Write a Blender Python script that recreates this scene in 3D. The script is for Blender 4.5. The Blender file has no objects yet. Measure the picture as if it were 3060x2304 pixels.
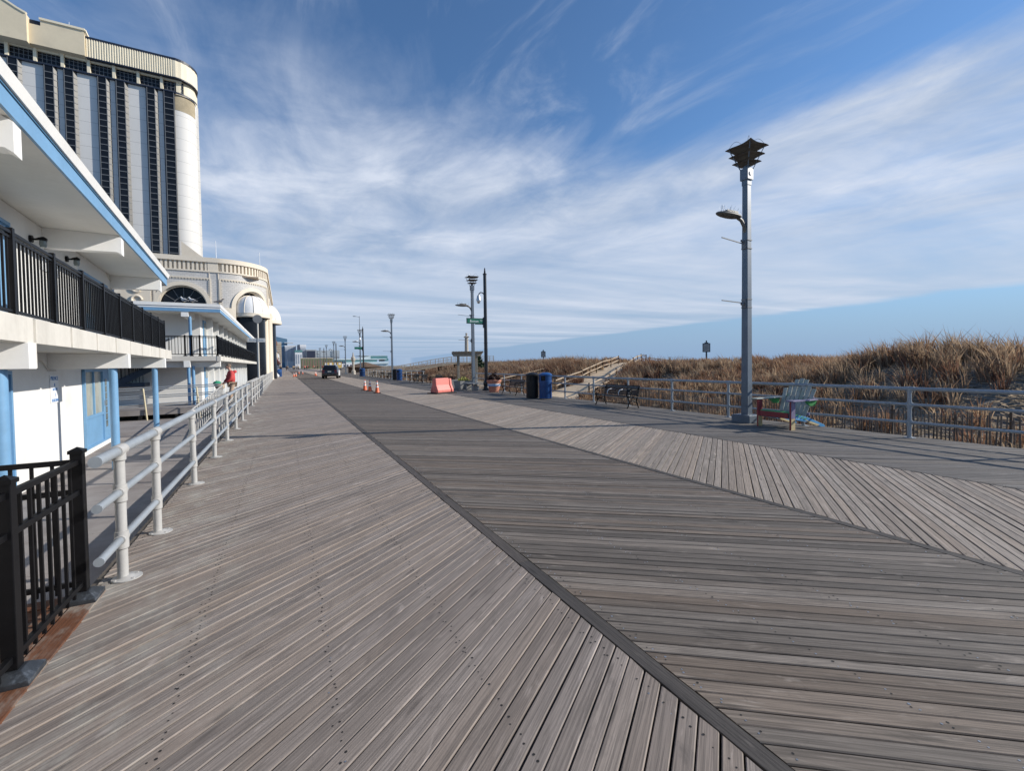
import bpy, math, random
import numpy as np
from mathutils import Vector, Matrix
random.seed(7); RNG = np.random.default_rng(11)
PI = math.pi
S = bpy.context.scene
COL = S.collection
R = math.radians

# ------------------------------------------------------------------ materials
def newmat(name):
    m = bpy.data.materials.new(name); m.use_nodes = True
    nt = m.node_tree; b = nt.nodes['Principled BSDF']
    return m, nt, b
def L(nt, a, b): nt.links.new(a, b)
def node(nt, t, **kw):
    n = nt.nodes.new(t)
    for k, v in kw.items():
        if hasattr(n, k): setattr(n, k, v)
    return n
def noise(nt, vec, scale, detail=4, rough=.55, dist=0):
    n = nt.nodes.new('ShaderNodeTexNoise')
    n.inputs['Scale'].default_value = scale; n.inputs['Detail'].default_value = detail
    n.inputs['Roughness'].default_value = rough; n.inputs['Distortion'].default_value = dist
    if vec is not None: L(nt, vec, n.inputs['Vector'])
    return n.outputs['Fac']
def maprange(nt, v, a, b, c, d, smooth=True):
    n = nt.nodes.new('ShaderNodeMapRange')
    if smooth: n.interpolation_type = 'SMOOTHSTEP'
    L(nt, v, n.inputs[0])
    for i, x in enumerate((a, b, c, d)): n.inputs[i+1].default_value = x
    return n.outputs[0]
def mix(nt, f, a, b, mode='MIX'):
    n = nt.nodes.new('ShaderNodeMix'); n.data_type = 'RGBA'; n.blend_type = mode; n.clamp_factor = True
    if isinstance(f, (int, float)): n.inputs[0].default_value = f
    else: L(nt, f, n.inputs[0])
    for i, x in ((6, a), (7, b)):
        if isinstance(x, (tuple, list)): n.inputs[i].default_value = (*x[:3], 1)
        else: L(nt, x, n.inputs[i])
    return n.outputs[2]
def mth(nt, op, a, b=0.0):
    n = nt.nodes.new('ShaderNodeMath'); n.operation = op
    for i, x in ((0, a), (1, b)):
        if isinstance(x, (int, float)): n.inputs[i].default_value = x
        else: L(nt, x, n.inputs[i])
    return n.outputs[0]
def scalev(nt, vec, s):
    n = nt.nodes.new('ShaderNodeMapping'); n.inputs['Scale'].default_value = s
    L(nt, vec, n.inputs['Vector']); return n.outputs['Vector']
def bump(nt, b, h, strength=.3, dist=.01):
    n = nt.nodes.new('ShaderNodeBump'); n.inputs['Strength'].default_value = strength
    n.inputs['Distance'].default_value = dist
    L(nt, h, n.inputs['Height']); L(nt, n.outputs['Normal'], b.inputs['Normal'])

def paint(name, col, rough=.5, metal=0., var=.18, scale=3., dirt=None, dirt_amt=.0, bmp=.05, streak=False):
    """A painted or plain surface: colour with slow and fine variation, optional grime of its own colour."""
    m, nt, b = newmat(name)
    tc = nt.nodes.new('ShaderNodeTexCoord').outputs['Object']
    v = scalev(nt, tc, (1, 1, .25)) if streak else tc
    n1 = noise(nt, v, scale, 5); n2 = noise(nt, tc, scale*9, 3)
    f = mth(nt, 'ADD', mth(nt, 'MULTIPLY', n1, .7), mth(nt, 'MULTIPLY', n2, .3))
    f = maprange(nt, f, .3, .7, 0, 1)
    lo = tuple(c*(1-var) for c in col); hi = tuple(min(1, c*(1+var*.55)) for c in col)
    c = mix(nt, f, lo, hi)
    if dirt:
        d = maprange(nt, noise(nt, v, scale*.8, 7, .68), .52, .75, 0, dirt_amt)
        c = mix(nt, d, c, dirt)
    L(nt, c, b.inputs['Base Color'])
    b.inputs['Roughness'].default_value = rough; b.inputs['Metallic'].default_value = metal
    if bmp: bump(nt, b, n2, bmp, .01)
    return m
def glass(name, col=(.02, .025, .03), rough=.06):
    m, nt, b = newmat(name)
    tc = nt.nodes.new('ShaderNodeTexCoord').outputs['Object']
    n = noise(nt, tc, .8, 2)
    L(nt, mix(nt, n, tuple(c*.6 for c in col), tuple(c*1.4 for c in col)), b.inputs['Base Color'])
    b.inputs['Roughness'].default_value = rough; b.inputs['Specular IOR Level'].default_value = .5
    return m

def plank_mat(name, dark, light, brown, sc=1.0, spread=.55):
    m, nt, b = newmat(name)
    uv = nt.nodes.new('ShaderNodeUVMap'); uv.uv_map = 'PlankUV'
    tn = nt.nodes.new('ShaderNodeUVMap'); tn.uv_map = 'ToneUV'
    sp = nt.nodes.new('ShaderNodeSeparateXYZ'); L(nt, tn.outputs[0], sp.inputs[0])
    r1, r2 = sp.outputs[0], sp.outputs[1]
    g_f = noise(nt, scalev(nt, uv.outputs[0], (1.6, 95, 1)), 1, 5, .6)          # fine grain lines
    g_m = noise(nt, scalev(nt, uv.outputs[0], (2.2, 22, 1)), 1, 4, .6, 1.2)      # growth rings
    g_b = noise(nt, scalev(nt, uv.outputs[0], (1.1, 5, 1)), 1.3, 3, .6, 2.5)     # figured patches
    g_x = noise(nt, scalev(nt, uv.outputs[0], (9, 14, 1)), 1.6, 3, .6, 1.5)      # ripple marks across the grain
    tc = nt.nodes.new('ShaderNodeTexCoord').outputs['Object']
    big = noise(nt, tc, .55, 4, .6)
    t = mth(nt, 'ADD', mth(nt, 'MULTIPLY', r1, spread), mth(nt, 'MULTIPLY', g_m, .55))
    t = mth(nt, 'ADD', t, mth(nt, 'MULTIPLY', big, .35))
    t = maprange(nt, t, .32, .32+spread+.62, 0, 1)
    c = mix(nt, t, dark, light)
    c = mix(nt, mth(nt, 'MULTIPLY', maprange(nt, r2, .35, 1, 0, 1), .55), c, brown)
    c = mix(nt, maprange(nt, g_f, .36, .62, .55, 0), c, tuple(x*.42 for x in dark))     # dark grain checks
    c = mix(nt, maprange(nt, g_b, .58, .80, 0, .50), c, tuple(min(1, x*1.35) for x in light))   # bleached flecks
    c = mix(nt, maprange(nt, g_x, .60, .74, 0, .28), c, tuple(x*.65 for x in dark))
    g_p = noise(nt, scalev(nt, uv.outputs[0], (.8, 3.2, 1)), 1.0, 6, .68, 3.0)     # stained and knotty stretches
    c = mix(nt, maprange(nt, g_p, .52, .74, 0, .62), c, tuple(x*.55 for x in dark))
    c = mix(nt, maprange(nt, noise(nt, scalev(nt, uv.outputs[0], (3.5, 60, 1)), 1, 3, .7, .6), .60, .78, 0, .45), c, tuple(min(1, x*1.25) for x in light))
    kv = nt.nodes.new('ShaderNodeTexVoronoi'); kv.inputs['Scale'].default_value = 1.0; L(nt, scalev(nt, uv.outputs[0], (1.3, 7.5, 1)), kv.inputs['Vector'])
    c = mix(nt, maprange(nt, kv.outputs['Distance'], .05, .14, .6, 0), c, tuple(x*.38 for x in dark))   # knots
    sw = nt.nodes.new('ShaderNodeSeparateXYZ'); L(nt, tc, sw.inputs[0])
    sea_ = mth(nt, 'MULTIPLY', maprange(nt, noise(nt, scalev(nt, tc, (2.2, 1.2, 1)), 1.6, 6, .7), .42, .68, 0, .75), maprange(nt, sw.outputs[0], -1.1, .15, 1, 0))
    c = mix(nt, mth(nt, 'MULTIPLY', sea_, maprange(nt, g_m, .35, .6, .2, 1)), c, (.34, .325, .285))      # bleached crust along the edge
    L(nt, c, b.inputs['Base Color'])
    b.inputs['Roughness'].default_value = .72; b.inputs['Specular IOR Level'].default_value = .28
    h = mth(nt, 'ADD', g_f, mth(nt, 'MULTIPLY', g_m, .6))
    bump(nt, b, h, .45, .004)
    return m

M = {}
def mk():
    M['plank1'] = plank_mat('weathered_plank_mauve_lit', (.198, .168, .148), (.395, .340, .303), (.310, .245, .195), spread=.42)  # plank fields alternate paler and darker: light by board direction put into colour
    M['plank2'] = plank_mat('weathered_plank_grey_shaded', (.108, .092, .078), (.320, .276, .234), (.245, .183, .135), spread=.75)
    M['plank3'] = plank_mat('weathered_plank_beige_lit', (.225, .188, .155), (.470, .402, .340), (.385, .30, .230), spread=.55)
    M['plank4'] = plank_mat('weathered_plank_slate_shaded', (.112, .101, .092), (.290, .262, .235), (.24, .20, .16), spread=.6)
    M['seam'] = plank_mat('seam_board_wood', (.060, .054, .050), (.135, .118, .105), (.12, .095, .08))
    M['screw_dark'] = paint('screw_hole', (.012, .011, .011), .8, var=.2, bmp=0)
    M['screw_steel'] = paint('screw_head', (.42, .42, .42), .4, .8, var=.2, bmp=0)
    M['joist'] = paint('joist_timber', (.018, .015, .013), .9)
    M['brown_deck'] = plank_mat('composite_brown_deck', (.115, .046, .022), (.19, .085, .045), (.17, .066, .032), spread=.4)
    M['fascia_wood'] = paint('fascia_timber', (.10, .085, .07), .85, var=.4, scale=2, bmp=.3)
    M['walk'] = walk_mat()
    M['white'] = paint('white_masonry_paint', (.74, .73, .70), .75, var=.05, scale=.9, dirt=(.50, .46, .40), dirt_amt=.28, bmp=.12)
    M['white2'] = paint('white_trim_paint', (.78, .77, .74), .6, var=.05, scale=1.5, dirt=(.46, .42, .36), dirt_amt=.2)
    M['weather_tan'] = paint('weathered_tan_concrete', (.36, .30, .20), .85, var=.25, scale=.6)
    M['soffit'] = paint('soffit_plaster', (.70, .69, .65), .85, var=.06, scale=1.0, dirt=(.50, .47, .42), dirt_amt=.3, bmp=.1)
    M['cream_conc'] = paint('painted_concrete_cream', (.60, .57, .51), .8, var=.10, scale=1.6, dirt=(.33, .29, .24), dirt_amt=.45, bmp=.15, streak=True)
    M['blue'] = paint('sky_blue_paint', (.155, .315, .50), .5, var=.10, scale=1.5, dirt=(.11, .21, .32), dirt_amt=.35)
    M['blue_dk'] = paint('blue_drip_edge', (.06, .16, .27), .6, var=.15)
    M['black'] = paint('black_metal_paint', (.006, .006, .007), .45, var=.3, scale=6, bmp=.02); M['black'].node_tree.nodes['Principled BSDF'].inputs['Specular IOR Level'].default_value = .18
    M['pole_black'] = paint('black_pole_paint', (.010, .011, .015), .35, var=.3, scale=4, bmp=.02)
    M['silver'] = paint('silver_pipe_paint', (.32, .35, .375), .5, .2, var=.12, scale=4, dirt=(.24, .24, .23), dirt_amt=.5, bmp=.03)  # silver paint, darkened so the right railing's backlit look is in its colour
    M['silver_w'] = paint('white_pipe_paint', (.43, .42, .40), .5, .0, var=.12, scale=4, dirt=(.42, .38, .32), dirt_amt=.4)
    M['ochre_pipe'] = paint('ochre_pipe_paint', (.58, .50, .33), .55, .0, var=.15, scale=4)
    M['rust'] = paint('rust', (.16, .07, .035), .9, var=.4, scale=8)
    M['glass_dark'] = glass('dark_window_glass', (.010, .012, .016), .22); M['glass_dark'].node_tree.nodes['Principled BSDF'].inputs['Specular IOR Level'].default_value = .22
    M['glass_pale'] = glass('pale_window_glass', (.16, .19, .19), .12)
    M['glass_blue'] = glass('blue_tower_glass', (.045, .11, .19), .15)
    M['blind'] = blind_mat()
    M['lamp_grey'] = paint('lamp_pole_grey', (.125, .155, .19), .45, .15, var=.12, scale=3, dirt=(.10, .10, .10), dirt_amt=.25)
    M['lamp_brown'] = paint('lamp_louvre_bronze', (.15, .142, .128), .5, .3, var=.35, scale=5, dirt=(.15, .12, .08), dirt_amt=.5)
    M['steel'] = paint('galvanised_steel', (.52, .53, .54), .35, .7, var=.12, scale=5)
    M['tower_white'] = tower_mat()
    M['tower_cream'] = paint('tower_cream_stucco', (.66, .565, .40), .8, var=.06, scale=.25, dirt=(.42, .36, .27), dirt_amt=.3, bmp=.05)
    M['tower_roof'] = paint('tower_parapet_cream', (.76, .675, .50), .7, var=.06, scale=.4, bmp=.05)
    M['navy'] = paint('navy_coping', (.012, .018, .035), .5, var=.2)
    M['mullion'] = paint('grey_mullion', (.16, .165, .17), .6, .1, var=.1)
    M['fin'] = paint('bay_chamfer_grey', (.085, .083, .078), .5, .2, var=.15, scale=.5)
    M['tile'] = tile_mat()
    M['cream'] = paint('cream_stone', (.70, .62, .50), .75, var=.08, scale=.6, dirt=(.46, .37, .26), dirt_amt=.35, bmp=.08, streak=True)
    M['dome'] = paint('white_dome_fabric', (.80, .79, .77), .6, var=.04, scale=1.2, dirt=(.55, .50, .44), dirt_amt=.25)
    M['bin_blue'] = paint('blue_bin_paint', (.011, .072, .24), .4, var=.15, scale=4, dirt=(.03, .05, .08), dirt_amt=.4)
    M['bin_black'] = paint('black_bin_paint', (.007, .007, .009), .5, var=.3, scale=4)
    M['bench'] = paint('black_bench_slats', (.022, .025, .032), .45, var=.3, scale=6)
    M['bench_grey'] = paint('grey_bench_slats', (.06, .062, .066), .55, var=.3, scale=6)
    M['green_sign'] = paint('green_sign_sheeting', (.008, .14, .085), .4, var=.08, bmp=0)
    M['sign_text'] = paint('white_lettering', (.80, .82, .82), .5, var=.02, bmp=0)
    M['blue_text'] = paint('blue_lettering', (.10, .25, .52), .6, var=.05, bmp=0)
    M['sign_white'] = paint('white_sign_panel', (.78, .79, .80), .5, var=.04, scale=3, dirt=(.5, .5, .5), dirt_amt=.2)
    M['cone'] = paint('orange_cone_plastic', (.72, .13, .035), .5, var=.15, scale=7, dirt=(.30, .10, .05), dirt_amt=.4)
    M['cone_white'] = paint('reflective_collar', (.72, .68, .66), .35, var=.1, scale=9, dirt=(.45, .3, .25), dirt_amt=.4)
    M['rubber'] = paint('black_rubber', (.015, .014, .014), .8, var=.3)
    M['barrier'] = paint('faded_pink_plastic', (.70, .19, .15), .55, var=.12, scale=3, dirt=(.50, .10, .07), dirt_amt=.5)
    M['barrier_hot'] = paint('orange_lamp_lens', (.85, .12, .04), .4, var=.1)
    M['terra'] = paint('terracotta', (.50, .21, .135), .8, var=.12, scale=6)
    M['pot_blue'] = paint('painted_blue_band', (.20, .38, .60), .6, var=.1)
    M['pot_white'] = paint('painted_white_band', (.62, .66, .72), .6, var=.1)
    M['conc'] = paint('planter_concrete', (.27, .27, .255), .9, var=.2, scale=4, bmp=.2)
    M['leaf_red'] = paint('dark_red_leaf', (.06, .022, .014), .7, var=.4, scale=12)
    M['leaf_yel'] = paint('yellow_green_leaf', (.34, .33, .07), .7, var=.4, scale=12)
    M['leaf_grn'] = paint('dark_green_needles', (.025, .055, .02), .7, var=.4, scale=8)
    M['arbor'] = paint('weathered_grey_timber', (.30, .26, .20), .85, var=.25, scale=5, bmp=.3)
    M['stone'] = paint('buff_stone', (.42, .38, .32), .85, var=.15, scale=3, bmp=.2)
    M['rail_wood'] = paint('split_rail_timber', (.47, .36, .25), .85, var=.25, scale=4, dirt=(.20, .15, .11), dirt_amt=.6, bmp=.3)
    M['post_wood'] = paint('fence_post_timber', (.115, .075, .048), .9, var=.35, scale=5, bmp=.3)
    M['slat'] = paint('sand_fence_slat', (.15, .115, .09), .9, var=.5, scale=3, bmp=.2)
    M['slat_grey'] = paint('pale_fence_slat', (.33, .31, .28), .9, var=.4, scale=3, bmp=.2)
    M['bridge'] = paint('bridge_timber', (.30, .25, .19), .85, var=.25, scale=2, bmp=.2)
    M['dsign'] = paint('dune_sign_frame', (.05, .07, .085), .6, var=.2)
    M['dsign_face'] = paint('dune_sign_face', (.42, .41, .38), .6, var=.15, scale=20)
    M['chair_w'] = paint('worn_white_chair_paint', (.40, .42, .38), .6, var=.2, scale=7, dirt=(.09, .22, .10), dirt_amt=.9)
    M['chair_edge'] = paint('cream_board_edge', (.74, .70, .50), .6, var=.1, scale=7)
    M['chair_red'] = paint('red_chair_paint', (.24, .03, .035), .5, var=.2, scale=7, dirt=(.18, .03, .05), dirt_amt=.6)
    M['chair_grn'] = paint('green_chair_paint', (.05, .30, .07), .5, var=.2, scale=7, dirt=(.25, .35, .28), dirt_amt=.6)
    M['chair_pur'] = paint('violet_chair_paint', (.22, .19, .30), .5, var=.3, scale=9, dirt=(.40, .36, .48), dirt_amt=.8)
    M['chair_cream'] = paint('cream_sea_paint', (.58, .46, .24), .6, var=.15, scale=9, dirt=(.45, .09, .04), dirt_amt=.6)
    M['chair_blue'] = paint('blue_wave_paint', (.06, .30, .58), .5, var=.25, scale=8, dirt=(.62, .72, .78), dirt_amt=.85)
    M['suv'] = paint('black_car_paint', (.008, .008, .011), .18, var=.2, bmp=0); M['suv'].node_tree.nodes['Principled BSDF'].inputs['Coat Weight'].default_value = .6
    M['suv_white'] = paint('white_car_paint', (.74, .74, .74), .25, var=.03, bmp=0)
    M['tail'] = paint('tail_light_red', (.17, .012, .014), .2, var=.1, bmp=0)
    M['plate'] = paint('number_plate', (.42, .42, .38), .5, var=.1, bmp=0)
    M['tyre'] = paint('tyre_rubber', (.012, .012, .012), .85, var=.2)
    M['rim'] = paint('wheel_steel', (.22, .22, .23), .35, .8, var=.1)
    M['skin'] = paint('skin', (.52, .30, .22), .6, var=.08, scale=12, bmp=0)
    M['hair'] = paint('grey_brown_hair', (.17, .12, .085), .8, var=.3, scale=30)
    M['jacket'] = paint('red_jacket_cloth', (.52, .060, .055), .8, var=.14, scale=8, bmp=.2)
    M['khaki'] = paint('khaki_cloth', (.43, .31, .22), .85, var=.14, scale=8, bmp=.2)
    M['shoe'] = paint('brown_shoe', (.07, .045, .03), .6)
    M['cloth_dk'] = paint('dark_cloth', (.025, .026, .034), .9, var=.2)
    M['cloth_hi'] = paint('lime_vest_cloth', (.52, .66, .22), .8, var=.15)
    M['cloth_tan'] = paint('tan_cloth', (.42, .33, .22), .85)
    M['cloth_green'] = paint('green_cloth', (.03, .30, .16), .85)
    M['bag'] = paint('white_plastic_bag', (.68, .67, .65), .5, var=.1, scale=6, bmp=.4)
    M['gull'] = paint('gull_feather_white', (.55, .55, .55), .7, var=.1, scale=12)
    M['gull_grey'] = paint('pigeon_feather_grey', (.075, .075, .085), .7, var=.3, scale=12)
    M['beak'] = paint('beak', (.45, .30, .06), .6)
    for n, c in (('f_white', (.74, .75, .76)), ('f_stripe', (.28, .33, .39)), ('f_beige', (.52, .45, .35)), ('f_glass', (.10, .20, .30)), ('f_navy', (.055, .075, .12)),
                 ('f_grey', (.36, .39, .41)), ('f_greyd', (.20, .23, .26)), ('f_teal', (.10, .25, .26)), ('f_tealw', (.58, .68, .70)), ('f_screen', (.02, .03, .06)), ('f_green', (.16, .19, .10)),
                 ('f_yellow', (.56, .40, .12)), ('f_maroon', (.17, .06, .055)), ('f_tan', (.40, .31, .22)), ('f_roof', (.24, .19, .15)), ('f_brown', (.22, .16, .12))):
        M[n] = paint('far_'+n[2:], c, .7, var=.12, scale=.12, bmp=0)

def walk_mat():
    m, nt, b = newmat('grey_walkway_concrete')
    tc = nt.nodes.new('ShaderNodeTexCoord').outputs['Object']
    n1 = noise(nt, tc, 1.2, 6, .65); n2 = noise(nt, tc, 30, 3)
    c = mix(nt, maprange(nt, n1, .3, .7, 0, 1), (.20, .175, .165), (.30, .275, .26))
    c = mix(nt, maprange(nt, noise(nt, tc, .6, 8, .7), .6, .75, 0, .5), c, (.10, .075, .06))
    L(nt, c, b.inputs['Base Color']); b.inputs['Roughness'].default_value = .9
    bump(nt, b, n2, .2, .01); return m
def blind_mat():
    m, nt, b = newmat('window_blind_behind_glass')
    tc = nt.nodes.new('ShaderNodeTexCoord').outputs['Object']
    w = nt.nodes.new('ShaderNodeTexWave'); w.bands_direction = 'Z'; w.inputs['Scale'].default_value = 14; w.inputs['Distortion'].default_value = .6
    L(nt, tc, w.inputs['Vector'])
    n = noise(nt, tc, 1.6, 3)
    c = mix(nt, w.outputs['Fac'], (.26, .27, .23), (.52, .53, .46)); c = mix(nt, maprange(nt, n, .4, .7, 0, .5), c, (.16, .2, .19))
    L(nt, c, b.inputs['Base Color']); b.inputs['Roughness'].default_value = .15; return m
def tower_mat():
    m, nt, b = newmat('tower_white_precast')
    tc = nt.nodes.new('ShaderNodeTexCoord').outputs['Object']
    sp = nt.nodes.new('ShaderNodeSeparateXYZ'); L(nt, tc, sp.inputs[0])
    fr = mth(nt, 'FRACT', mth(nt, 'DIVIDE', sp.outputs[2], 2.47))
    j = mth(nt, 'LESS_THAN', fr, .03)                      # precast panel joints, one per storey
    n = noise(nt, scalev(nt, tc, (1, 1, .2)), .35, 6, .65); n2 = noise(nt, tc, .12, 3)
    c = mix(nt, n, (.58, .565, .535), (.68, .665, .63)); c = mix(nt, maprange(nt, n2, .35, .65, 0, .3), c, (.52, .505, .475))
    c = mix(nt, mth(nt, 'MULTIPLY', j, .6), c, (.22, .22, .21))
    L(nt, c, b.inputs['Base Color']); b.inputs['Roughness'].default_value = .7; return m
def tile_mat():
    m, nt, b = newmat('pale_tile_cladding')
    tc = nt.nodes.new('ShaderNodeTexCoord').outputs['Object']
    br = nt.nodes.new('ShaderNodeTexBrick'); br.inputs['Scale'].default_value = 1.0
    br.inputs['Brick Width'].default_value = .4; br.inputs['Row Height'].default_value = .2; br.inputs['Mortar Size'].default_value = .012
    for k, c in (('Color1', (.50, .485, .46)), ('Color2', (.57, .55, .52)), ('Mortar', (.34, .33, .31))): br.inputs[k].default_value = (*c, 1)
    mp = nt.nodes.new('ShaderNodeMapping'); mp.inputs['Rotation'].default_value = (R(90), 0, 0); L(nt, tc, mp.inputs['Vector']); L(nt, mp.outputs[0], br.inputs['Vector'])
    n = noise(nt, scalev(nt, tc, (1, 1, .3)), .5, 6, .65)
    c = mix(nt, maprange(nt, n, .4, .7, 0, .4), br.outputs['Color'], (.42, .39, .35))
    L(nt, c, b.inputs['Base Color']); b.inputs['Roughness'].default_value = .65; return m
mk()

# ------------------------------------------------------------------ mesh builder
class MB:
    def __init__(s): s.v = []; s.f = []; s.m = []
    def add(s, vs, fs, m=0):
        o = len(s.v); s.v += [tuple(map(float, p)) for p in vs]
        s.f += [tuple(i+o for i in f) for f in fs]; s.m += [m]*len(fs); return s
    def box(s, x0, x1, y0, y1, z0, z1, m=0):
        if x1 < x0: x0, x1 = x1, x0
        if y1 < y0: y0, y1 = y1, y0
        return s.add([(x, y, z) for z in (z0, z1) for y in (y0, y1) for x in (x0, x1)],
                     [(0, 2, 3, 1), (4, 5, 7, 6), (0, 1, 5, 4), (2, 6, 7, 3), (0, 4, 6, 2), (1, 3, 7, 5)], m)
    def bar(s, p0, p1, w, h, m=0, up=(0, 0, 1)):
        p0, p1 = Vector(p0), Vector(p1); d = (p1-p0).normalized(); u = Vector(up)
        a = d.cross(u)
        if a.length < 1e-5: a = d.cross(Vector((1, 0, 0)))
        a.normalize(); u = a.cross(d); a *= w/2; u *= h/2
        vs = [p+q for p in (p0, p1) for q in (-a-u, a-u, a+u, -a+u)]
        return s.add(vs, [(0, 3, 2, 1), (4, 5, 6, 7), (0, 1, 5, 4), (1, 2, 6, 5), (2, 3, 7, 6), (3, 0, 4, 7)], m)
    def tube(s, pts, r, n=10, m=0, cap=True):
        pts = [Vector(p) for p in pts]; k = len(pts); rs = r if isinstance(r, (list, tuple)) else [r]*k
        vs = []; prev = None
        for i, p in enumerate(pts):
            d = (pts[min(i+1, k-1)]-pts[max(i-1, 0)]).normalized()
            a = prev - d*prev.dot(d) if prev is not None else d.cross(Vector((0, 0, 1)) if abs(d.z) < .9 else Vector((1, 0, 0)))
            a.normalize(); prev = a; b = d.cross(a)
            vs += [p+(a*math.cos(2*PI*j/n)+b*math.sin(2*PI*j/n))*rs[i] for j in range(n)]
        fs = [(i*n+j, i*n+(j+1) % n, (i+1)*n+(j+1) % n, (i+1)*n+j) for i in range(k-1) for j in range(n)]
        if cap: fs += [tuple(range(n))[::-1], tuple((k-1)*n+j for j in range(n))]
        return s.add(vs, fs, m)
    def lathe(s, prof, c=(0, 0, 0), n=20, m=0, a0=0, a1=2*PI, sx=1, sy=1, cap=True):
        full = abs(a1-a0-2*PI) < 1e-6; k = n if full else n+1
        vs = [(c[0]+sx*r*math.cos(a0+(a1-a0)*j/n), c[1]+sy*r*math.sin(a0+(a1-a0)*j/n), c[2]+z) for r, z in prof for j in range(k)]
        q = len(prof)
        fs = [(i*k+j, i*k+(j+1) % k, (i+1)*k+(j+1) % k, (i+1)*k+j) for i in range(q-1) for j in range(n)]
        if full and cap:
            if prof[0][0] > 1e-4: fs.append(tuple(range(k))[::-1])
            if prof[-1][0] > 1e-4: fs.append(tuple((q-1)*k+j for j in range(k)))
        return s.add(vs, fs, m)
    def prism(s, out, o, ax, ay, az, t, m=0):
        """outline out (2-D) laid in plane (ax, ay) at origin o, thickness t along az"""
        o, ax, ay, az = map(Vector, (o, ax, ay, az)); n = len(out)
        vs = [o+ax*x+ay*y for x, y in out]+[o+ax*x+ay*y+az*t for x, y in out]
        fs = [tuple(range(n))[::-1], tuple(range(n, 2*n))]+[(i, (i+1) % n, n+(i+1) % n, n+i) for i in range(n)]
        return s.add(vs, fs, m)
    def grid(s, fn, nu, nv, m=0):
        vs = [fn(i/nu, j/nv) for i in range(nu+1) for j in range(nv+1)]
        fs = [(i*(nv+1)+j, (i+1)*(nv+1)+j, (i+1)*(nv+1)+j+1, i*(nv+1)+j+1) for i in range(nu) for j in range(nv)]
        return s.add(vs, fs, m)
    def sphere(s, c, r, n=12, m=0, sc=(1, 1, 1)):
        prof = [(max(1e-5, math.cos(t)), math.sin(t)) for t in (-PI/2+PI*i/(n//2+1) for i in range(n//2+2))]
        b = MB().lathe(prof, n=n, cap=False)
        return s.add([(c[0]+r*sc[0]*x, c[1]+r*sc[1]*y, c[2]+r*sc[2]*z) for x, y, z in b.v], b.f, m)
    def build(s, name, mats, parent=None, smooth=True, bevel=0, loc=None, ang=38):
        me = bpy.data.meshes.new(name); me.from_pydata(s.v, [], s.f)
        if not isinstance(mats, (list, tuple)): mats = [mats]
        for a in mats: me.materials.append(M[a] if isinstance(a, str) else a)
        if len(mats) > 1: me.polygons.foreach_set('material_index', s.m)
        if smooth:
            me.shade_smooth(); me.set_sharp_from_angle(angle=R(ang))
        me.update()
        o = bpy.data.objects.new(name, me); COL.objects.link(o)
        if parent: o.parent = parent
        if loc: o.location = loc
        if bevel:
            b = o.modifiers.new('bevel', 'BEVEL'); b.width = bevel; b.segments = 2; b.limit_method = 'ANGLE'
        return o
def tag(o, label=None, cat=None, group=None, kind=None):
    if label: o['label'] = label
    if cat: o['category'] = cat
    if group: o['group'] = group
    if kind: o['kind'] = kind
    return o
def thing(name, label, cat, loc=(0, 0, 0), rz=0, group=None):
    o = bpy.data.objects.new(name, None); COL.objects.link(o); o.empty_display_size = .2
    o.location = loc; o.rotation_euler = (0, 0, rz); return tag(o, label, cat, group)
def children_of(o): return [c for c in KIDS.get(o.name, [])]
KIDS = {}
def index_kids():
    KIDS.clear()
    for o in COL.objects:
        if o.parent: KIDS.setdefault(o.parent.name, []).append(o)
def dup(o, loc, rz=None, label=None, parent=None):
    """a thing with copies of its parts and sub-parts"""
    c = o.copy(); COL.objects.link(c); c.parent = parent
    if parent is None:
        c.location = loc
        if rz is not None: c.rotation_euler = (0, 0, rz)
    if label: c['label'] = label
    for ch in children_of(o): dup(ch, None, parent=c)
    return c
def text_mesh(txt, size, extrude=.002):
    cu = bpy.data.curves.new('t', 'FONT'); cu.body = txt; cu.size = size; cu.extrude = extrude
    cu.align_x = 'CENTER'; cu.align_y = 'CENTER'; cu.resolution_u = 2
    o = bpy.data.objects.new('t', cu); COL.objects.link(o)
    dg = bpy.context.evaluated_depsgraph_get(); me = bpy.data.meshes.new_from_object(o.evaluated_get(dg))
    bpy.data.objects.remove(o); return me
def lettering(txt, size, name, mat, parent, loc, rot, sx=1.0):
    me = text_mesh(txt, size); me.materials.clear(); me.materials.append(M[mat])
    o = bpy.data.objects.new(name, me); COL.objects.link(o); o.parent = parent
    o.location = loc; o.rotation_euler = rot; o.scale = (sx, 1, 1); return o
SUN_E, SKY_E, EXPO = 4.4, 0.10, 0.30
CLOUD_LO, CLOUD_HI = (3.2, 3.95, 5.2), (5.9, 6.4, 7.4)
SKY_TINT = (.80, 1.0, 1.16)
SKY_HZ = (2.3, 3.4, 5.1)

# ------------------------------------------------------------------ camera, sun, sky
cd = bpy.data.cameras.new('camera'); cam = bpy.data.objects.new('camera', cd); COL.objects.link(cam); S.camera = cam
yaw, pitch, roll = R(27.336), R(1.5), R(.8)
fw = Vector((math.sin(yaw)*math.cos(pitch), math.cos(yaw)*math.cos(pitch), -math.sin(pitch)))
r0 = Vector((math.cos(yaw), -math.sin(yaw), 0)); u0 = r0.cross(fw)
rr = r0*math.cos(roll)-u0*math.sin(roll); uu = u0*math.cos(roll)+r0*math.sin(roll)
mw = Matrix((rr, uu, -fw)).transposed().to_4x4(); mw.translation = (0, 0, 1.68); cam.matrix_world = mw
cd.sensor_width = 36; cd.sensor_fit = 'HORIZONTAL'; cd.lens = 36*1320/3060; cd.shift_y = -32/3060
cd.clip_start = .05; cd.clip_end = 20000

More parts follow.
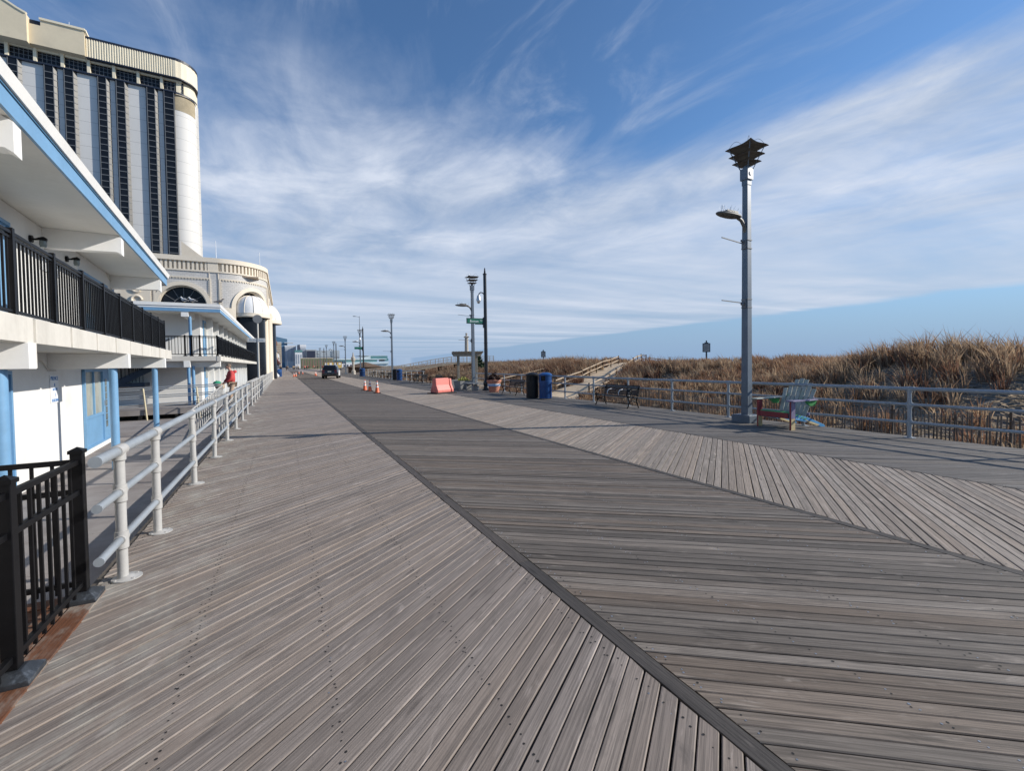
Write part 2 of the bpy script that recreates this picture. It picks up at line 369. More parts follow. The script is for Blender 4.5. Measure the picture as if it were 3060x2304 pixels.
SUN_EL, SUN_AZ = R(27), R(111)
sd = bpy.data.lights.new('sun', 'SUN'); so = bpy.data.objects.new('sun', sd); COL.objects.link(so)
sd.energy = SUN_E; sd.angle = R(.53); sd.color = (1, .945, .86)
sv = Vector((math.sin(SUN_AZ)*math.cos(SUN_EL), math.cos(SUN_AZ)*math.cos(SUN_EL), math.sin(SUN_EL)))
so.rotation_euler = sv.to_track_quat('Z', 'Y').to_euler(); so.location = (60, -20, 40)

W = bpy.data.worlds.new('World'); S.world = W; W.use_nodes = True
nt = W.node_tree; bg = nt.nodes['Background']; bg.inputs['Strength'].default_value = SKY_E
sky = nt.nodes.new('ShaderNodeTexSky'); sky.sky_type = 'NISHITA'; sky.sun_disc = False
sky.sun_elevation = SUN_EL; sky.sun_rotation = SUN_AZ; sky.altitude = 10; sky.air_density = 1.0; sky.dust_density = .1; sky.ozone_density = 3.0
tc = nt.nodes.new('ShaderNodeTexCoord').outputs['Generated']
sp = nt.nodes.new('ShaderNodeSeparateXYZ'); L(nt, tc, sp.inputs[0])
elev = sp.outputs[2]
zc = mth(nt, 'MAXIMUM', elev, .015)
u = mth(nt, 'DIVIDE', sp.outputs[0], zc); v = mth(nt, 'DIVIDE', sp.outputs[1], zc)
cb = nt.nodes.new('ShaderNodeCombineXYZ'); L(nt, u, cb.inputs[0]); L(nt, v, cb.inputs[1])
P = cb.outputs[0]                                            # where the view ray meets the flat cloud layer
def warp(vec, rot, sc, loc=(0, 0, 0)):
    n = nt.nodes.new('ShaderNodeMapping'); n.inputs['Rotation'].default_value = (0, 0, R(rot)); n.inputs['Scale'].default_value = sc
    n.inputs['Location'].default_value = loc
    L(nt, vec, n.inputs['Vector']); return n.outputs['Vector']
def cen(x, k): return mth(nt, 'MULTIPLY', mth(nt, 'SUBTRACT', x, .5), k)
soft = noise(nt, warp(P, 15, (.62, .36, 1), (3.1, 1.7, 0)), 1.0, 5, .5, .5)       # broad swells of the sheet
fib = noise(nt, warp(P, 24, (2.7, .95, 1)), 1.0, 9, .60, 1.3)                     # combed cirrus fibres
puff = noise(nt, warp(P, 0, (1.7, 1.3, 1), (5, 2, 0)), 1.0, 9, .60, .5)
big = noise(nt, warp(P, -30, (.40, .40, 1), (1.3, 7.7, 0)), 1.0, 2, .5, .2)
far_ = mth(nt, 'ADD', u, v); near = maprange(nt, far_, 2.2, 8, 1, .12)
s = mth(nt, 'ADD', mth(nt, 'MULTIPLY', u, .5), mth(nt, 'MULTIPLY', v, .98))
s = mth(nt, 'ADD', s, maprange(nt, u, 1.45, 2.5, 0, 1.5))
hole = mth(nt, 'SQRT', mth(nt, 'ADD', mth(nt, 'POWER', mth(nt, 'SUBTRACT', u, 1.2), 2), mth(nt, 'POWER', mth(nt, 'SUBTRACT', v, 1.35), 2)))
s = mth(nt, 'SUBTRACT', s, maprange(nt, hole, .15, 1.05, .8, 0))
s = mth(nt, 'ADD', s, cen(big, 1.6)); s = mth(nt, 'ADD', s, cen(soft, 2.0)); s = mth(nt, 'ADD', s, cen(puff, 1.1)); s = mth(nt, 'ADD', s, cen(fib, .7))
body = maprange(nt, s, 1.05, 3.2, .0, 1)
dens = mth(nt, 'MULTIPLY', body, mth(nt, 'ADD', .78, mth(nt, 'MULTIPLY', cen(puff, 1.15), near)))
dens = mth(nt, 'ADD', dens, mth(nt, 'MULTIPLY', mth(nt, 'MULTIPLY', cen(fib, .55), maprange(nt, s, .3, 2.2, .25, 1)), near))
wisp = mth(nt, 'MULTIPLY', maprange(nt, fib, .46, .82, 0, .55), maprange(nt, s, -.2, 1.4, .0, 1))
dens = mth(nt, 'MAXIMUM', dens, wisp)
# far away the sheet lies in long low rolls
rolln = noise(nt, warp(P, 82, (.30, 1.3, 1), (0, 3, 0)), .5, 5, .55, .4)
dens = mth(nt, 'ADD', dens, mth(nt, 'MULTIPLY', cen(rolln, -1.1), maprange(nt, far_, 3, 8, 0, 1)))
# sharp seaward edge of the layer, clear sky beyond it
ue = mth(nt, 'ADD', u, cen(noise(nt, warp(P, 0, (.2, .55, 1)), 1.0, 7, .6), 2.2))
ue = mth(nt, 'ADD', ue, mth(nt, 'MULTIPLY', mth(nt, 'SUBTRACT', v, 10), -.13))
dens = mth(nt, 'MULTIPLY', dens, maprange(nt, ue, 9.6, 10.5, 1, 0))
dens = mth(nt, 'MULTIPLY', dens, maprange(nt, elev, .01, .10, .35, 1))
dens = mth(nt, 'MINIMUM', mth(nt, 'MAXIMUM', dens, 0), .96)
lit = mth(nt, 'ADD', mth(nt, 'MULTIPLY', mth(nt, 'ADD', cen(puff, .9), cen(soft, .9)), near), mth(nt, 'ADD', cen(rolln, -.8), .5))
ccol = mix(nt, maprange(nt, lit, .15, .85, 0, 1), CLOUD_LO, CLOUD_HI)
# clear marine air: low dust, so the horizon stays blue
hz_ = maprange(nt, elev, -.02, .30, 1, 0)
skyc = mix(nt, hz_, mix(nt, 1.0, sky.outputs[0], SKY_TINT, 'MULTIPLY'), SKY_HZ)
L(nt, mix(nt, dens, skyc, ccol), bg.inputs['Color'])
S.view_settings.view_transform = 'Standard'; S.view_settings.look = 'None'; S.view_settings.exposure = EXPO; S.view_settings.gamma = 1
S.cycles.use_denoising = True; S.cycles.max_bounces = 6; S.cycles.diffuse_bounces = 3; S.cycles.glossy_bounces = 3; S.cycles.transparent_max_bounces = 6
S.render.film_transparent = False

# ------------------------------------------------------------------ boardwalk: every plank its own bevelled board
XL, X1, X2, X3, XR = -1.33, 1.76, 5.03, 8.22, 11.86
TH = R(53); PITCHW = .0935; COT = 1/math.tan(TH)
def plank_field(x0, x1, sgn, mat, yend, ncut, seed):
    rg = np.random.default_rng(seed)
    P = PITCHW/math.sin(TH); g = .0075/math.sin(TH)
    span = COT*(x1-x0); ch = .0045/math.sin(TH)
    c0 = -7-(span if sgn > 0 else 0); c1 = yend+(0 if sgn > 0 else span)
    n = int((c1-c0)/P)
    V = []; F = []; UV = []; TN = []; MI = []
    for k in range(n):
        c = c0+k*P; dz = rg.normal(0, .0013); gk = g*rg.uniform(.5, 1.55)
        w = P-gk; xa = x0+rg.uniform(0, .006); xb = x1-rg.uniform(0, .006)
        ya = c+sgn*COT*(xa-x0) if sgn > 0 else c-COT*(xa-x0); yb = c+sgn*COT*(xb-x0)
        if max(ya, yb) < -5 or min(ya, yb) > yend: continue
        prof = [(0, -.04), (0, -.0045+dz), (ch, dz), (w-ch, dz), (w, -.0045+dz), (w, -.04)]
        o = len(V); tilt = rg.normal(0, .0009)
        for (x, y) in ((xa, ya), (xb, yb)):
            for i, (q, z) in enumerate(prof): V.append((x, y+q, z+(tilt*(1 if i in (3, 4) else -1) if i in (1, 2, 3, 4) else 0)))
        ln = (xb-xa)/math.sin(TH); u0 = rg.uniform(0, 300); v0 = rg.uniform(0, 300)
        r1 = min(1, max(0, rg.normal(.5, .26))); r2 = rg.random()
        for i in range(5):
            F.append((o+i, o+6+i, o+7+i, o+1+i)); MI.append(0)
            va, vb = v0+prof[i][0]*math.sin(TH), v0+prof[i+1][0]*math.sin(TH)
            UV += [(u0, va), (u0+ln, va), (u0+ln, vb), (u0, vb)]; TN += [(r1, r2)]*4
        F.append((o+5, o+4, o+3, o+2, o+1, o)); F.append((o+6, o+7, o+8, o+9, o+10, o+11)); MI += [0, 0]
        UV += [(u0, v0)]*12; TN += [(r1, r2)]*12
        if max(ya, yb) > -.5 and min(ya, yb) < 15:               # screws along the joists
            nj = 5
            for j in range(nj):
                t = (j+.12)/(nj-.76)
                x = xa+(xb-xa)*t
                if t > .99: x = xb-.05
                elif j == 0: x = xa+.05
                yc = ya+(yb-ya)*(x-xa)/(xb-xa)
                if yc < .2 or yc > 14.5: continue
                for q, (du, dv) in enumerate(((0, .3), (.012, .68), (-.022, .45))):
                    if q == 2 and rg.random() < .45: continue
                    if rg.random() < .12: continue
                    px = x+du+rg.normal(0, .006); py = yc+(px-x)*sgn*COT+w*(dv+rg.normal(0, .05))
                    rad = rg.uniform(.0042, .0070); o2 = len(V); steel = rg.random() < ncut
                    for a in range(6): V.append((px+rad*math.cos(a*PI/3), py+rad*1.1*math.sin(a*PI/3), dz+.0012))
                    F.append(tuple(range(o2, o2+6))); MI.append(2 if steel else 1); UV += [(0, 0)]*6; TN += [(0, 0)]*6
    me = bpy.data.meshes.new('boardwalk'); me.from_pydata(V, [], F)
    for a in (mat, 'screw_dark', 'screw_steel'): me.materials.append(M[a])
    me.polygons.foreach_set('material_index', MI)
    for nm, dat in (('PlankUV', UV), ('ToneUV', TN)):
        l = me.uv_layers.new(name=nm); l.data.foreach_set('uv', np.array(dat, dtype=np.float32).ravel())
    ob = bpy.data.objects.new('boardwalk', me); COL.objects.link(ob); tag(ob, kind='structure')
    return ob
YEND = 150
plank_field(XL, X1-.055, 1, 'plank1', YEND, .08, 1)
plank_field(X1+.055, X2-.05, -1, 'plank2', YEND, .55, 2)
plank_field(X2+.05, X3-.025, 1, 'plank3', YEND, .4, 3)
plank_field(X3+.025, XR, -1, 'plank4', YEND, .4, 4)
def uv_boards(mb, name, mats, kind='structure', parent=None):
    """boards whose grain runs along their longest side"""
    ob = mb.build(name, mats, parent, smooth=False, bevel=.004); me = ob.data
    a = me.uv_layers.new(name='PlankUV'); t = me.uv_layers.new(name='ToneUV')
    n = len(me.vertices)//8; rg = np.random.default_rng(n)
    rnd = rg.random((n+1, 4))
    for p in me.polygons:
        b = p.vertices[0]//8; vs = [Vector(me.vertices[i].co) for i in range(b*8, b*8+8)]
        ax = max((vs[1]-vs[0], vs[2]-vs[0], vs[4]-vs[0]), key=lambda q: q.length); d = ax.normalized()
        for li in p.loop_indices:
            co = me.vertices[me.loops[li].vertex_index].co-vs[0]; al = co.dot(d); pr = (co-d*al)
            a.data[li].uv = (al+rnd[b][0]*100, pr.x+pr.y+pr.z+rnd[b][1]*100); t.data[li].uv = (rnd[b][2], rnd[b][3])
    if kind: tag(ob, kind=kind)
    return ob
sb = MB(); rg = np.random.default_rng(5)
for xs, hw in ((X1, .05), (X2, .045), (X3, .021)):
    y = -5.
    while y < YEND:
        ln = rg.uniform(3.2, 4.6); z = rg.normal(.001, .001)
        sb.box(xs-hw, xs+hw, y, y+ln-.004, -.04, z+.001); y += ln
uv_boards(sb, 'boardwalk_seam', 'seam')
jb = MB()
jb.box(XL+.02, XR-.02, -6, YEND, -.12, -.045)
tag(jb.build('boardwalk_joists', 'joist', smooth=False), kind='structure')
fb = MB(); y = -5
while y < 75:
    fb.box(XL-.045, XL-.003, y, y+3.99, -.30, -.012); fb.box(XL-.04, XL-.006, y, y+3.98, -.46, -.305); y += 4
fb.box(XR+.003, XR+.05, -6, YEND, -.35, -.01)
tag(fb.build('boardwalk_edge', 'fascia_wood', smooth=False), kind='structure')
# the boardwalk far away, where single boards are smaller than the eye can part
far = MB()
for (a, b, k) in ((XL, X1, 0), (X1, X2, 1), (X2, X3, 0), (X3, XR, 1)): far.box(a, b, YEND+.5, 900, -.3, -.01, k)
tag(far.build('boardwalk_far', [paint('far_boards_lit', (.25, .22, .20), .8, var=.12), paint('far_boards_shaded', (.13, .12, .115), .8, var=.12)], smooth=False), kind='structure')  # pale and dark lanes repeat the light by board direction, painted in

# lower grey walkway in front of the motel, with its joints
wk = MB(); y = -6.
jy = []
while y < 22.3:
    ln = 1.22; wk.box(-9.5, -1.40, y+.006, y+ln-.006, -.62, -.42+rg.normal(0, .002)); y += ln
tag(wk.build('walkway', 'walk', smooth=False), kind='structure')
bd = MB(); bd.box(-60, -1.45, -60, 22.2, -1.2, -.63); bd.box(-60, -1.45, 22.2, 200, -1.2, -.75)
tag(bd.build('ground', 'joist', smooth=False), kind='structure')

# new brown composite deck on the near left
dk = MB()
dk.box(-1.375, -1.235, -4, 4.36, -.05, .012)
x = -4.3
yy = 4.2
while yy > -3:
    dk.box(-4.3, -1.385, yy-.136, yy, -.05, .008); yy -= .142
dk.box(-4.3, -1.385, 4.215, 4.36, -.05, .010)
uv_boards(dk, 'deck', 'brown_deck')
dsk = MB(); dsk.box(-4.28, -1.40, -3, 4.34, -.45, -.055)
tag(dsk.build('deck_base', 'fascia_wood', smooth=False), kind='structure')

# ------------------------------------------------------------------ dune terrain, path and sea
def sstep(x, a, b):
    t = np.clip((x-a)/(b-a), 0, 1); return t*t*(3-2*t)
def vnoise(x, y, sc, seed):
    x = x*sc+seed*13.7; y = y*sc-seed*7.3; xi = np.floor(x).astype(np.int64); yi = np.floor(y).astype(np.int64)
    fx = x-xi; fy = y-yi; fx = fx*fx*(3-2*fx); fy = fy*fy*(3-2*fy)
    def h(a, b):
        n = (a*374761393+b*668265263+seed*974634777) & 0x7fffffff
        n = ((n ^ (n >> 13))*1274126177) & 0x7fffffff
        return (n & 0xffff)/65535.
    return (h(xi, yi)*(1-fx)+h(xi+1, yi)*fx)*(1-fy)+(h(xi, yi+1)*(1-fx)+h(xi+1, yi+1)*fx)*fy
PATH_L = np.array([(12.0, 25.6), (19.6, 30.3), (24.0, 32.6), (29.5, 36.5), (33.7, 38.9), (38.5, 41.5)])
PATH_R = np.array([(12.0, 20.2), (19.0, 25.0), (22.2, 26.7), (29.1, 32.2), (36.0, 37.7), (38.5, 38.5)])
PATH_C = (PATH_L+PATH_R)/2
def path_dist(x, y):
    d = np.full(np.shape(x), 1e9)
    for (a, b) in zip(PATH_C[:-1], PATH_C[1:]):
        ab = b-a; t = np.clip(((x-a[0])*ab[0]+(y-a[1])*ab[1])/(ab@ab), 0, 1)
        d = np.minimum(d, np.hypot(x-a[0]-t*ab[0], y-a[1]-t*ab[1]))
    return d
def height(x, y):
    x = np.asarray(x, float); y = np.asarray(y, float)
    foot = 16.2+1.2*(vnoise(x*0, y, .12, 3)-.5)*2
    top = 26+np.clip((y-10)*.27, 0, 8)
    s = sstep(x, foot, top)
    crest = 1.08+.42*(vnoise(x, y, .13, 1)-.5)*2-.25*sstep(y, 45, 80)
    base = -.88+.10*(vnoise(x, y, .5, 4)-.5)
    h = base+(crest-base)*s
    h = h+s*(.42*(vnoise(x, y, .28, 2)-.5)+.18*(vnoise(x, y, .9, 5)-.5))
    d = path_dist(x, y)
    along = np.interp(x, [12, 19, 22, 27, 31, 35, 40], [-.85, -.75, -.15, .50, 1.05, 1.60, 1.45])
    k = sstep(d+.9*(vnoise(x, y, .7, 12)-.5), 3.0, 1.5)
    h = h*(1-k)+(along+.12*(vnoise(x, y, 1.1, 13)-.5))*k
    h = h*(1-sstep(x, 46, 70))+(-1.5)*sstep(x, 46, 70)
    # sand banked towards the street end beside the arbor
    g = np.exp(-((x-14.5)**2/12+(y-37)**2/40)); h = np.maximum(h, -.88+g*1.1)
    return h
xs = np.concatenate([np.arange(11.9, 46, .4), np.arange(46, 90, 3.)]); ys = np.concatenate([np.arange(-14, 70, .45), np.arange(70, 260, 3.)])
GX, GY = np.meshgrid(xs, ys, indexing='ij'); GZ = height(GX, GY)
nx, ny = GX.shape
me = bpy.data.meshes.new('dune'); vs = np.stack([GX, GY, GZ], -1).reshape(-1, 3)
idx = np.arange(nx*ny).reshape(nx, ny)
fs = np.stack([idx[:-1, :-1], idx[1:, :-1], idx[1:, 1:], idx[:-1, 1:]], -1).reshape(-1, 4)
me.from_pydata(vs.tolist(), [], fs.tolist()); me.shade_smooth()
def sand_mat():
    m, nt, b = newmat('dune_sand_with_litter')
    g = nt.nodes.new('ShaderNodeNewGeometry').outputs['Position']
    n1 = noise(nt, g, .9, 6, .65); n2 = noise(nt, scalev(nt, g, (3, 1.2, 6)), 2.2, 6, .7, .8); n3 = noise(nt, g, 26, 3)
    a = nt.nodes.new('ShaderNodeVertexColor'); a.layer_name = 'bare'
    litter = mix(nt, maprange(nt, n2, .35, .68, 0, 1), (.075, .058, .045), (.27, .23, .185))
    sand = mix(nt, n1, (.52, .385, .245), (.68, .53, .36))
    c = mix(nt, a.outputs['Color'], litter, sand)
    L(nt, c, b.inputs['Base Color']); b.inputs['Roughness'].default_value = .95
    bump(nt, b, mth(nt, 'ADD', n3, n2), .6, .04); return m
me.materials.append(sand_mat())
bare = sstep(path_dist(GX, GY)+1.6*(vnoise(GX, GY, .8, 14)-.5), 2.6, 1.3).reshape(-1)
bare = np.maximum(bare, .25*sstep(vnoise(GX, GY, .35, 9), .62, .8).reshape(-1))
ca = me.color_attributes.new('bare', 'FLOAT_COLOR', 'POINT')
ca.data.foreach_set('color', np.stack([bare, bare, bare, np.ones_like(bare)], -1).astype(np.float32).ravel())
ob = bpy.data.objects.new('dune', me); COL.objects.link(ob); tag(ob, kind='structure')
sea = MB(); sea.box(95, 6000, -4000, 9000, -6, -2.6)
sm, nts, bs = newmat('sea_water'); bs.inputs['Base Color'].default_value = (.02, .06, .09, 1); bs.inputs['Roughness'].default_value = .12
tcs = nts.nodes.new('ShaderNodeTexCoord').outputs['Object']; bump(nts, bs, noise(nts, tcs, .4, 5), .5, .3)
tag(sea.build('sea', sm, smooth=False), kind='structure')
sd2 = MB(); sd2.box(11.95, 8000, -3000, 9000, -9, -3.2); sd2.box(-3000, 11.9, 150, 9000, -6, -.9); sd2.box(11.95, 95, 240, 2000, -3.1, -.9)
tag(sd2.build('sand', 'f_tan', smooth=False), kind='structure')

# ------------------------------------------------------------------ dune grass (uncountable: one object)
def grass():
    rg = np.random.default_rng(21)
    def scatter(n, x0, x1, y0, y1, pw=1.0):
        return x0+(x1-x0)*rg.random(n)**pw, y0+(y1-y0)*rg.random(n)**1.35
    tx, ty = scatter(17000, 13.2, 44, -9, 110)
    s = sstep(tx, 16.5, 27)
    dens = vnoise(tx, ty, .22, 31)*.65+vnoise(tx, ty, .8, 33)*.35
    keep = (dens > np.where(ty > 32, .30, .36)+.16*(1-s)) & (path_dist(tx, ty)+1.2*(vnoise(tx, ty, .8, 14)-.5) > 1.9)
    keep &= ~((tx < 17.5) & (np.abs(ty-37) < 5)) & ~((tx < 16.6) & (ty < 19) & (rg.random(len(tx)) < .86))
    # an open litter-covered face with only single tufts, above the rail in the near right
    openf = np.exp(-((tx-20.5)**2/16+(ty-6.5)**2/30))
    keep &= rg.random(len(tx)) > openf*.82
    keep &= ~((tx > 33.5) & (ty > 24) & (ty < 44) & (rg.random(len(tx)) < .8))
    tx, ty, dens = tx[keep], ty[keep], dens[keep]
    nt_ = len(tx); dist = np.hypot(tx, ty)
    nb = np.clip((34-dist*.22), 9, 30).astype(int)
    rep = np.repeat(np.arange(nt_), nb); n = len(rep)
    big = vnoise(tx, ty, .15, 41)
    hh = (.38+.75*big+.25*rg.random(nt_))*(.7+.6*sstep(tx, 17, 27)*(.55+.45*rg.random(nt_)))
    hb = hh[rep]*rg.uniform(.45, 1.12, n); hb = hb*np.where((tx[rep] > 29) & (ty[rep] > 24) & (ty[rep] < 44), .55, 1.0)
    a = rg.uniform(0, 2*PI, n); rad = rg.uniform(0, .16, n)**.8*.9
    bx = tx[rep]+np.cos(a)*rad; by = ty[rep]+np.sin(a)*rad; bz = height(bx, by)-.03
    lean = rg.uniform(.06, .62, n)*hb; la = a+rg.normal(0, .7, n)
    lx = np.cos(la)*lean-.10*hb; ly = np.sin(la)*lean+.10*hb              # combed a little by the sea wind
    wd = np.clip(dist[rep]*.00042+.0032, .0036, .03)*rg.uniform(.7, 1.5, n)
    ang = rg.uniform(0, PI, n); wx = np.cos(ang)*wd; wy = np.sin(ang)*wd
    droop = rg.random(n) < .45
    b0 = np.stack([bx-wx, by-wy, bz], -1); b1 = np.stack([bx+wx, by+wy, bz], -1)
    mx, my, mz = bx+lx*.42, by+ly*.42, bz+hb*.62
    m0 = np.stack([mx-wx*.8, my-wy*.8, mz], -1); m1 = np.stack([mx+wx*.8, my+wy*.8, mz], -1)
    tz = bz+hb*np.where(droop, .82, 1.0); k = np.where(droop, 1.5, 1.0)
    t = np.stack([bx+lx*k, by+ly*k, tz], -1)
    V = np.stack([b0, b1, m1, m0, t], 1).reshape(-1, 3)
    o = np.arange(n)*5
    quads = np.stack([o, o+1, o+2, o+3], -1); tris = np.stack([o+3, o+2, o+4], -1)
    # flat litter blades lying on the face
    nl = 42000
    qx, qy = scatter(nl, 15.5, 33, -9, 48); kq = path_dist(qx, qy) > 2.4; qx, qy = qx[kq], qy[kq]; nl = len(qx)
    qa = rg.normal(PI/2, .5, nl); ql = rg.uniform(.12, .34, nl); qz = height(qx, qy)+rg.uniform(.0, .05, nl)
    dx, dy = np.cos(qa)*ql, np.sin(qa)*ql; hx = qx+dx; hy = qy+dy; hz = height(hx, hy)+rg.uniform(.0, .07, nl)
    qw = np.clip(np.hypot(qx, qy)*.0006, .006, .016)
    LV = np.stack([np.stack([qx, qy, qz-qw], -1), np.stack([hx, hy, hz-qw], -1), np.stack([hx, hy, hz+qw], -1), np.stack([qx, qy, qz+qw], -1)], 1).reshape(-1, 3)
    lo = len(V)+np.arange(nl)*4
    lq = np.stack([lo, lo+1, lo+2, lo+3], -1)
    V = np.concatenate([V, LV]); Q = np.concatenate([quads, lq])
    me = bpy.data.meshes.new('dune_grass')
    nv = len(V); nq = len(Q); ntri = len(tris)
    me.vertices.add(nv); me.vertices.foreach_set('co', V.astype(np.float32).ravel())
    me.loops.add(nq*4+ntri*3); me.polygons.add(nq+ntri)
    me.loops.foreach_set('vertex_index', np.concatenate([Q.ravel(), tris.ravel()]).astype(np.int32))
    st = np.concatenate([np.arange(nq)*4, nq*4+np.arange(ntri)*3]).astype(np.int32)
    me.polygons.foreach_set('loop_start', st)
    me.update(calc_edges=True)
    pal = np.array([(.40, .290, .185), (.33, .215, .135), (.215, .125, .085), (.47, .375, .26), (.29, .220, .155), (.35, .235, .15), (.43, .315, .195)])
    hue = np.clip((vnoise(tx, ty, .18, 51)*.6+rg.random(nt_)*.4)*7, 0, 6.99).astype(int)
    cb = pal[hue][rep]*np.array([.80, .77, .80])*rg.uniform(.6, 1.25, (n, 1))
    cl = np.array([(.34, .29, .23)])*rg.uniform(.45, 1.35, (nl, 1))
    C = np.concatenate([np.repeat(cb, 5, 0), np.repeat(cl, 4, 0)]); C = np.concatenate([C, np.ones((len(C), 1))], 1)
    ca = me.color_attributes.new('tone', 'FLOAT_COLOR', 'POINT'); ca.data.foreach_set('color', C.astype(np.float32).ravel())
    m, nt, b = newmat('dry_dune_grass'); a = nt.nodes.new('ShaderNodeVertexColor'); a.layer_name = 'tone'
    L(nt, a.outputs['Color'], b.inputs['Base Color']); b.inputs['Roughness'].default_value = .7
    b.inputs['Specular IOR Level'].default_value = .25
    tr = nt.nodes.new('ShaderNodeBsdfTranslucent'); L(nt, mix(nt, 1.0, a.outputs['Color'], (1.3, 1.2, 1.05), 'MULTIPLY'), tr.inputs['Color'])
    ms = nt.nodes.new('ShaderNodeMixShader'); ms.inputs[0].default_value = .45
    L(nt, b.outputs[0], ms.inputs[1]); L(nt, tr.outputs[0], ms.inputs[2]); L(nt, ms.outputs[0], nt.nodes['Material Output'].inputs['Surface'])
    me.materials.append(m)
    ob = bpy.data.objects.new('dune_grass', me); COL.objects.link(ob)
    tag(ob, 'dry brown beach grass growing over the dune behind the railing', 'grass', kind='stuff')
grass()

# ------------------------------------------------------------------ pipe railings along the boardwalk
RAILZ = (1.03, .70, .325); RAILR = (.038, .029, .029)
def post_mesh(mat, lean=0):
    b = MB()
    b.tube([(0, 0, 0), (0, 0, 1.01)], .036, 14)
    for z in RAILZ: b.tube([(0, 0, z-.085), (0, 0, z-.075), (0, 0, z+.06 if z < 1 else z), ], [.036, .045, .045], 14)
    b.tube([(0, -.085, RAILZ[0]), (0, .085, RAILZ[0])], .047, 14)
    for z in RAILZ[1:]: b.tube([(0, -.06, z), (0, .06, z)], .038, 12)
    b.lathe([(.098, 0), (.098, .007), (.05, .012), (.036, .022)], (.025, 0, .002), 18)
    for a in range(4): b.lathe([(.010, .009), (.010, .016)], (.02+.08*math.cos(a*PI/2+.78), .08*math.sin(a*PI/2+.78), 0), 6)
    return b
def pipe_railing(name, label, x, posts, y0, y1, mat_post, mat_rail):
    t = thing(name, label, 'railing', (x, posts[0], 0))
    p0 = post_mesh(mat_post).build('post', mat_post, t); rg = random.Random(3)
    for i, y in enumerate(posts):
        p = p0 if i == 0 else p0.copy()
        if i: COL.objects.link(p)
        p.location = (0, y-posts[0], 0); p.rotation_euler = (rg.uniform(-.006, .006), rg.uniform(-.012, .012), 0)
    for z, r in zip(RAILZ, RAILR):
        b = MB(); n = max(2, int((y1-y0)/2))
        b.tube([(0, y0-posts[0]+(y1-y0)*i/n, z) for i in range(n+1)], r, 12)
        e = .004
        for yy, s in ((y0, -1), (y1, 1)): b.tube([(0, yy-posts[0]-s*.02, z), (0, yy-posts[0]+s*e, z)], r+.003, 12)
        b.build('rail', mat_rail, t)
    return t
lp = [4.54, 5.64]+[5.64+2.1*i for i in range(1, 7)]
lr = pipe_railing('pipe_railing', 'white three-rail pipe railing along the left boardwalk edge in front of the motel walkway', -1.18, lp, 4.05, 19.3, 'silver_w', 'silver')
pipe_railing('pipe_railing', 'white pipe railing further along the left edge, ending at the blue bin', -1.24, [22.0+2.0*i for i in range(29)], 21.6, 78.4, 'silver_w', 'silver_w')
rp = [2.25-2.12*2+2.12*i for i in range(15)]
pipe_railing('pipe_railing', 'grey three-rail pipe railing on the right edge in front of the dune grass', 11.60, rp, -3, 28.2, 'silver', 'silver')
pipe_railing('pipe_railing', 'grey pipe railing beyond the beach arbor, running behind the far row of benches', 11.60, [40.5+2.15*i for i in range(15)], 40.2, 71.2, 'silver_w', 'silver')

# ------------------------------------------------------------------ near black picket fence
def fence_post(parent, x, y, h=1.10):
    b = MB(); b.box(-.033, .033, -.033, .033, .06, h-.02); p = b.build('post', 'black', parent, bevel=.004, smooth=False, loc=(x, y, .012))
    c = MB(); c.box(-.041, .041, -.041, .041, h-.035, h-.012); c.add([(-.041, -.041, h-.012), (.041, -.041, h-.012), (.041, .041, h-.012), (-.041, .041, h-.012), (0, 0, h+.012)], [(0, 1, 4), (1, 2, 4), (2, 3, 4), (3, 0, 4)])
    c.build('cap', 'black', p, smooth=False)
    s = MB(); a, q = .098, .047
    s.box(-a, a, -a, a, 0, .03)
    s.add([(-a, -a, .03), (a, -a, .03), (a, a, .03), (-a, a, .03), (-q, -q, .068), (q, -q, .068), (q, q, .068), (-q, q, .068)], [(0, 1, 5, 4), (1, 2, 6, 5), (2, 3, 7, 6), (3, 0, 4, 7), (4, 5, 6, 7)])
    s.build('base_plate', M['f_baseplate'], p, smooth=False, bevel=.003)
    return p
M['f_baseplate'] = paint('worn_base_plate', (.035, .040, .047), .45, .2, var=.4, scale=14, dirt=(.22, .25, .29), dirt_amt=.6)
fx = thing('picket_fence', 'black metal picket fence on the new brown deck at the lower left', 'fence', (-1.33, 4.24, 0))
for (px, py) in ((0, 0), (0, -.93), (0, -1.86), (-1.85, .02)): fence_post(fx, px, py)
def rails(p0, p1):
    for z in (1.015, .80, .135):
        b = MB(); b.bar((*p0, z), (*p1, z), .030, .036); b.build('rail', 'black', fx, smooth=False, bevel=.003)
    n = int(round(math.dist(p0, p1)/.105)); 
    for i in range(1, n):
        t = i/n; x = p0[0]+(p1[0]-p0[0])*t; y = p0[1]+(p1[1]-p0[1])*t
        b = MB(); b.box(x-.0085, x+.0085, y-.0085, y+.0085, .075, 1.0); b.build('picket', 'black', fx, smooth=False)
rails((0, -.03), (0, -.90)); rails((0, -.96), (0, -1.83)); rails((-.03, 0), (-1.82, .02))

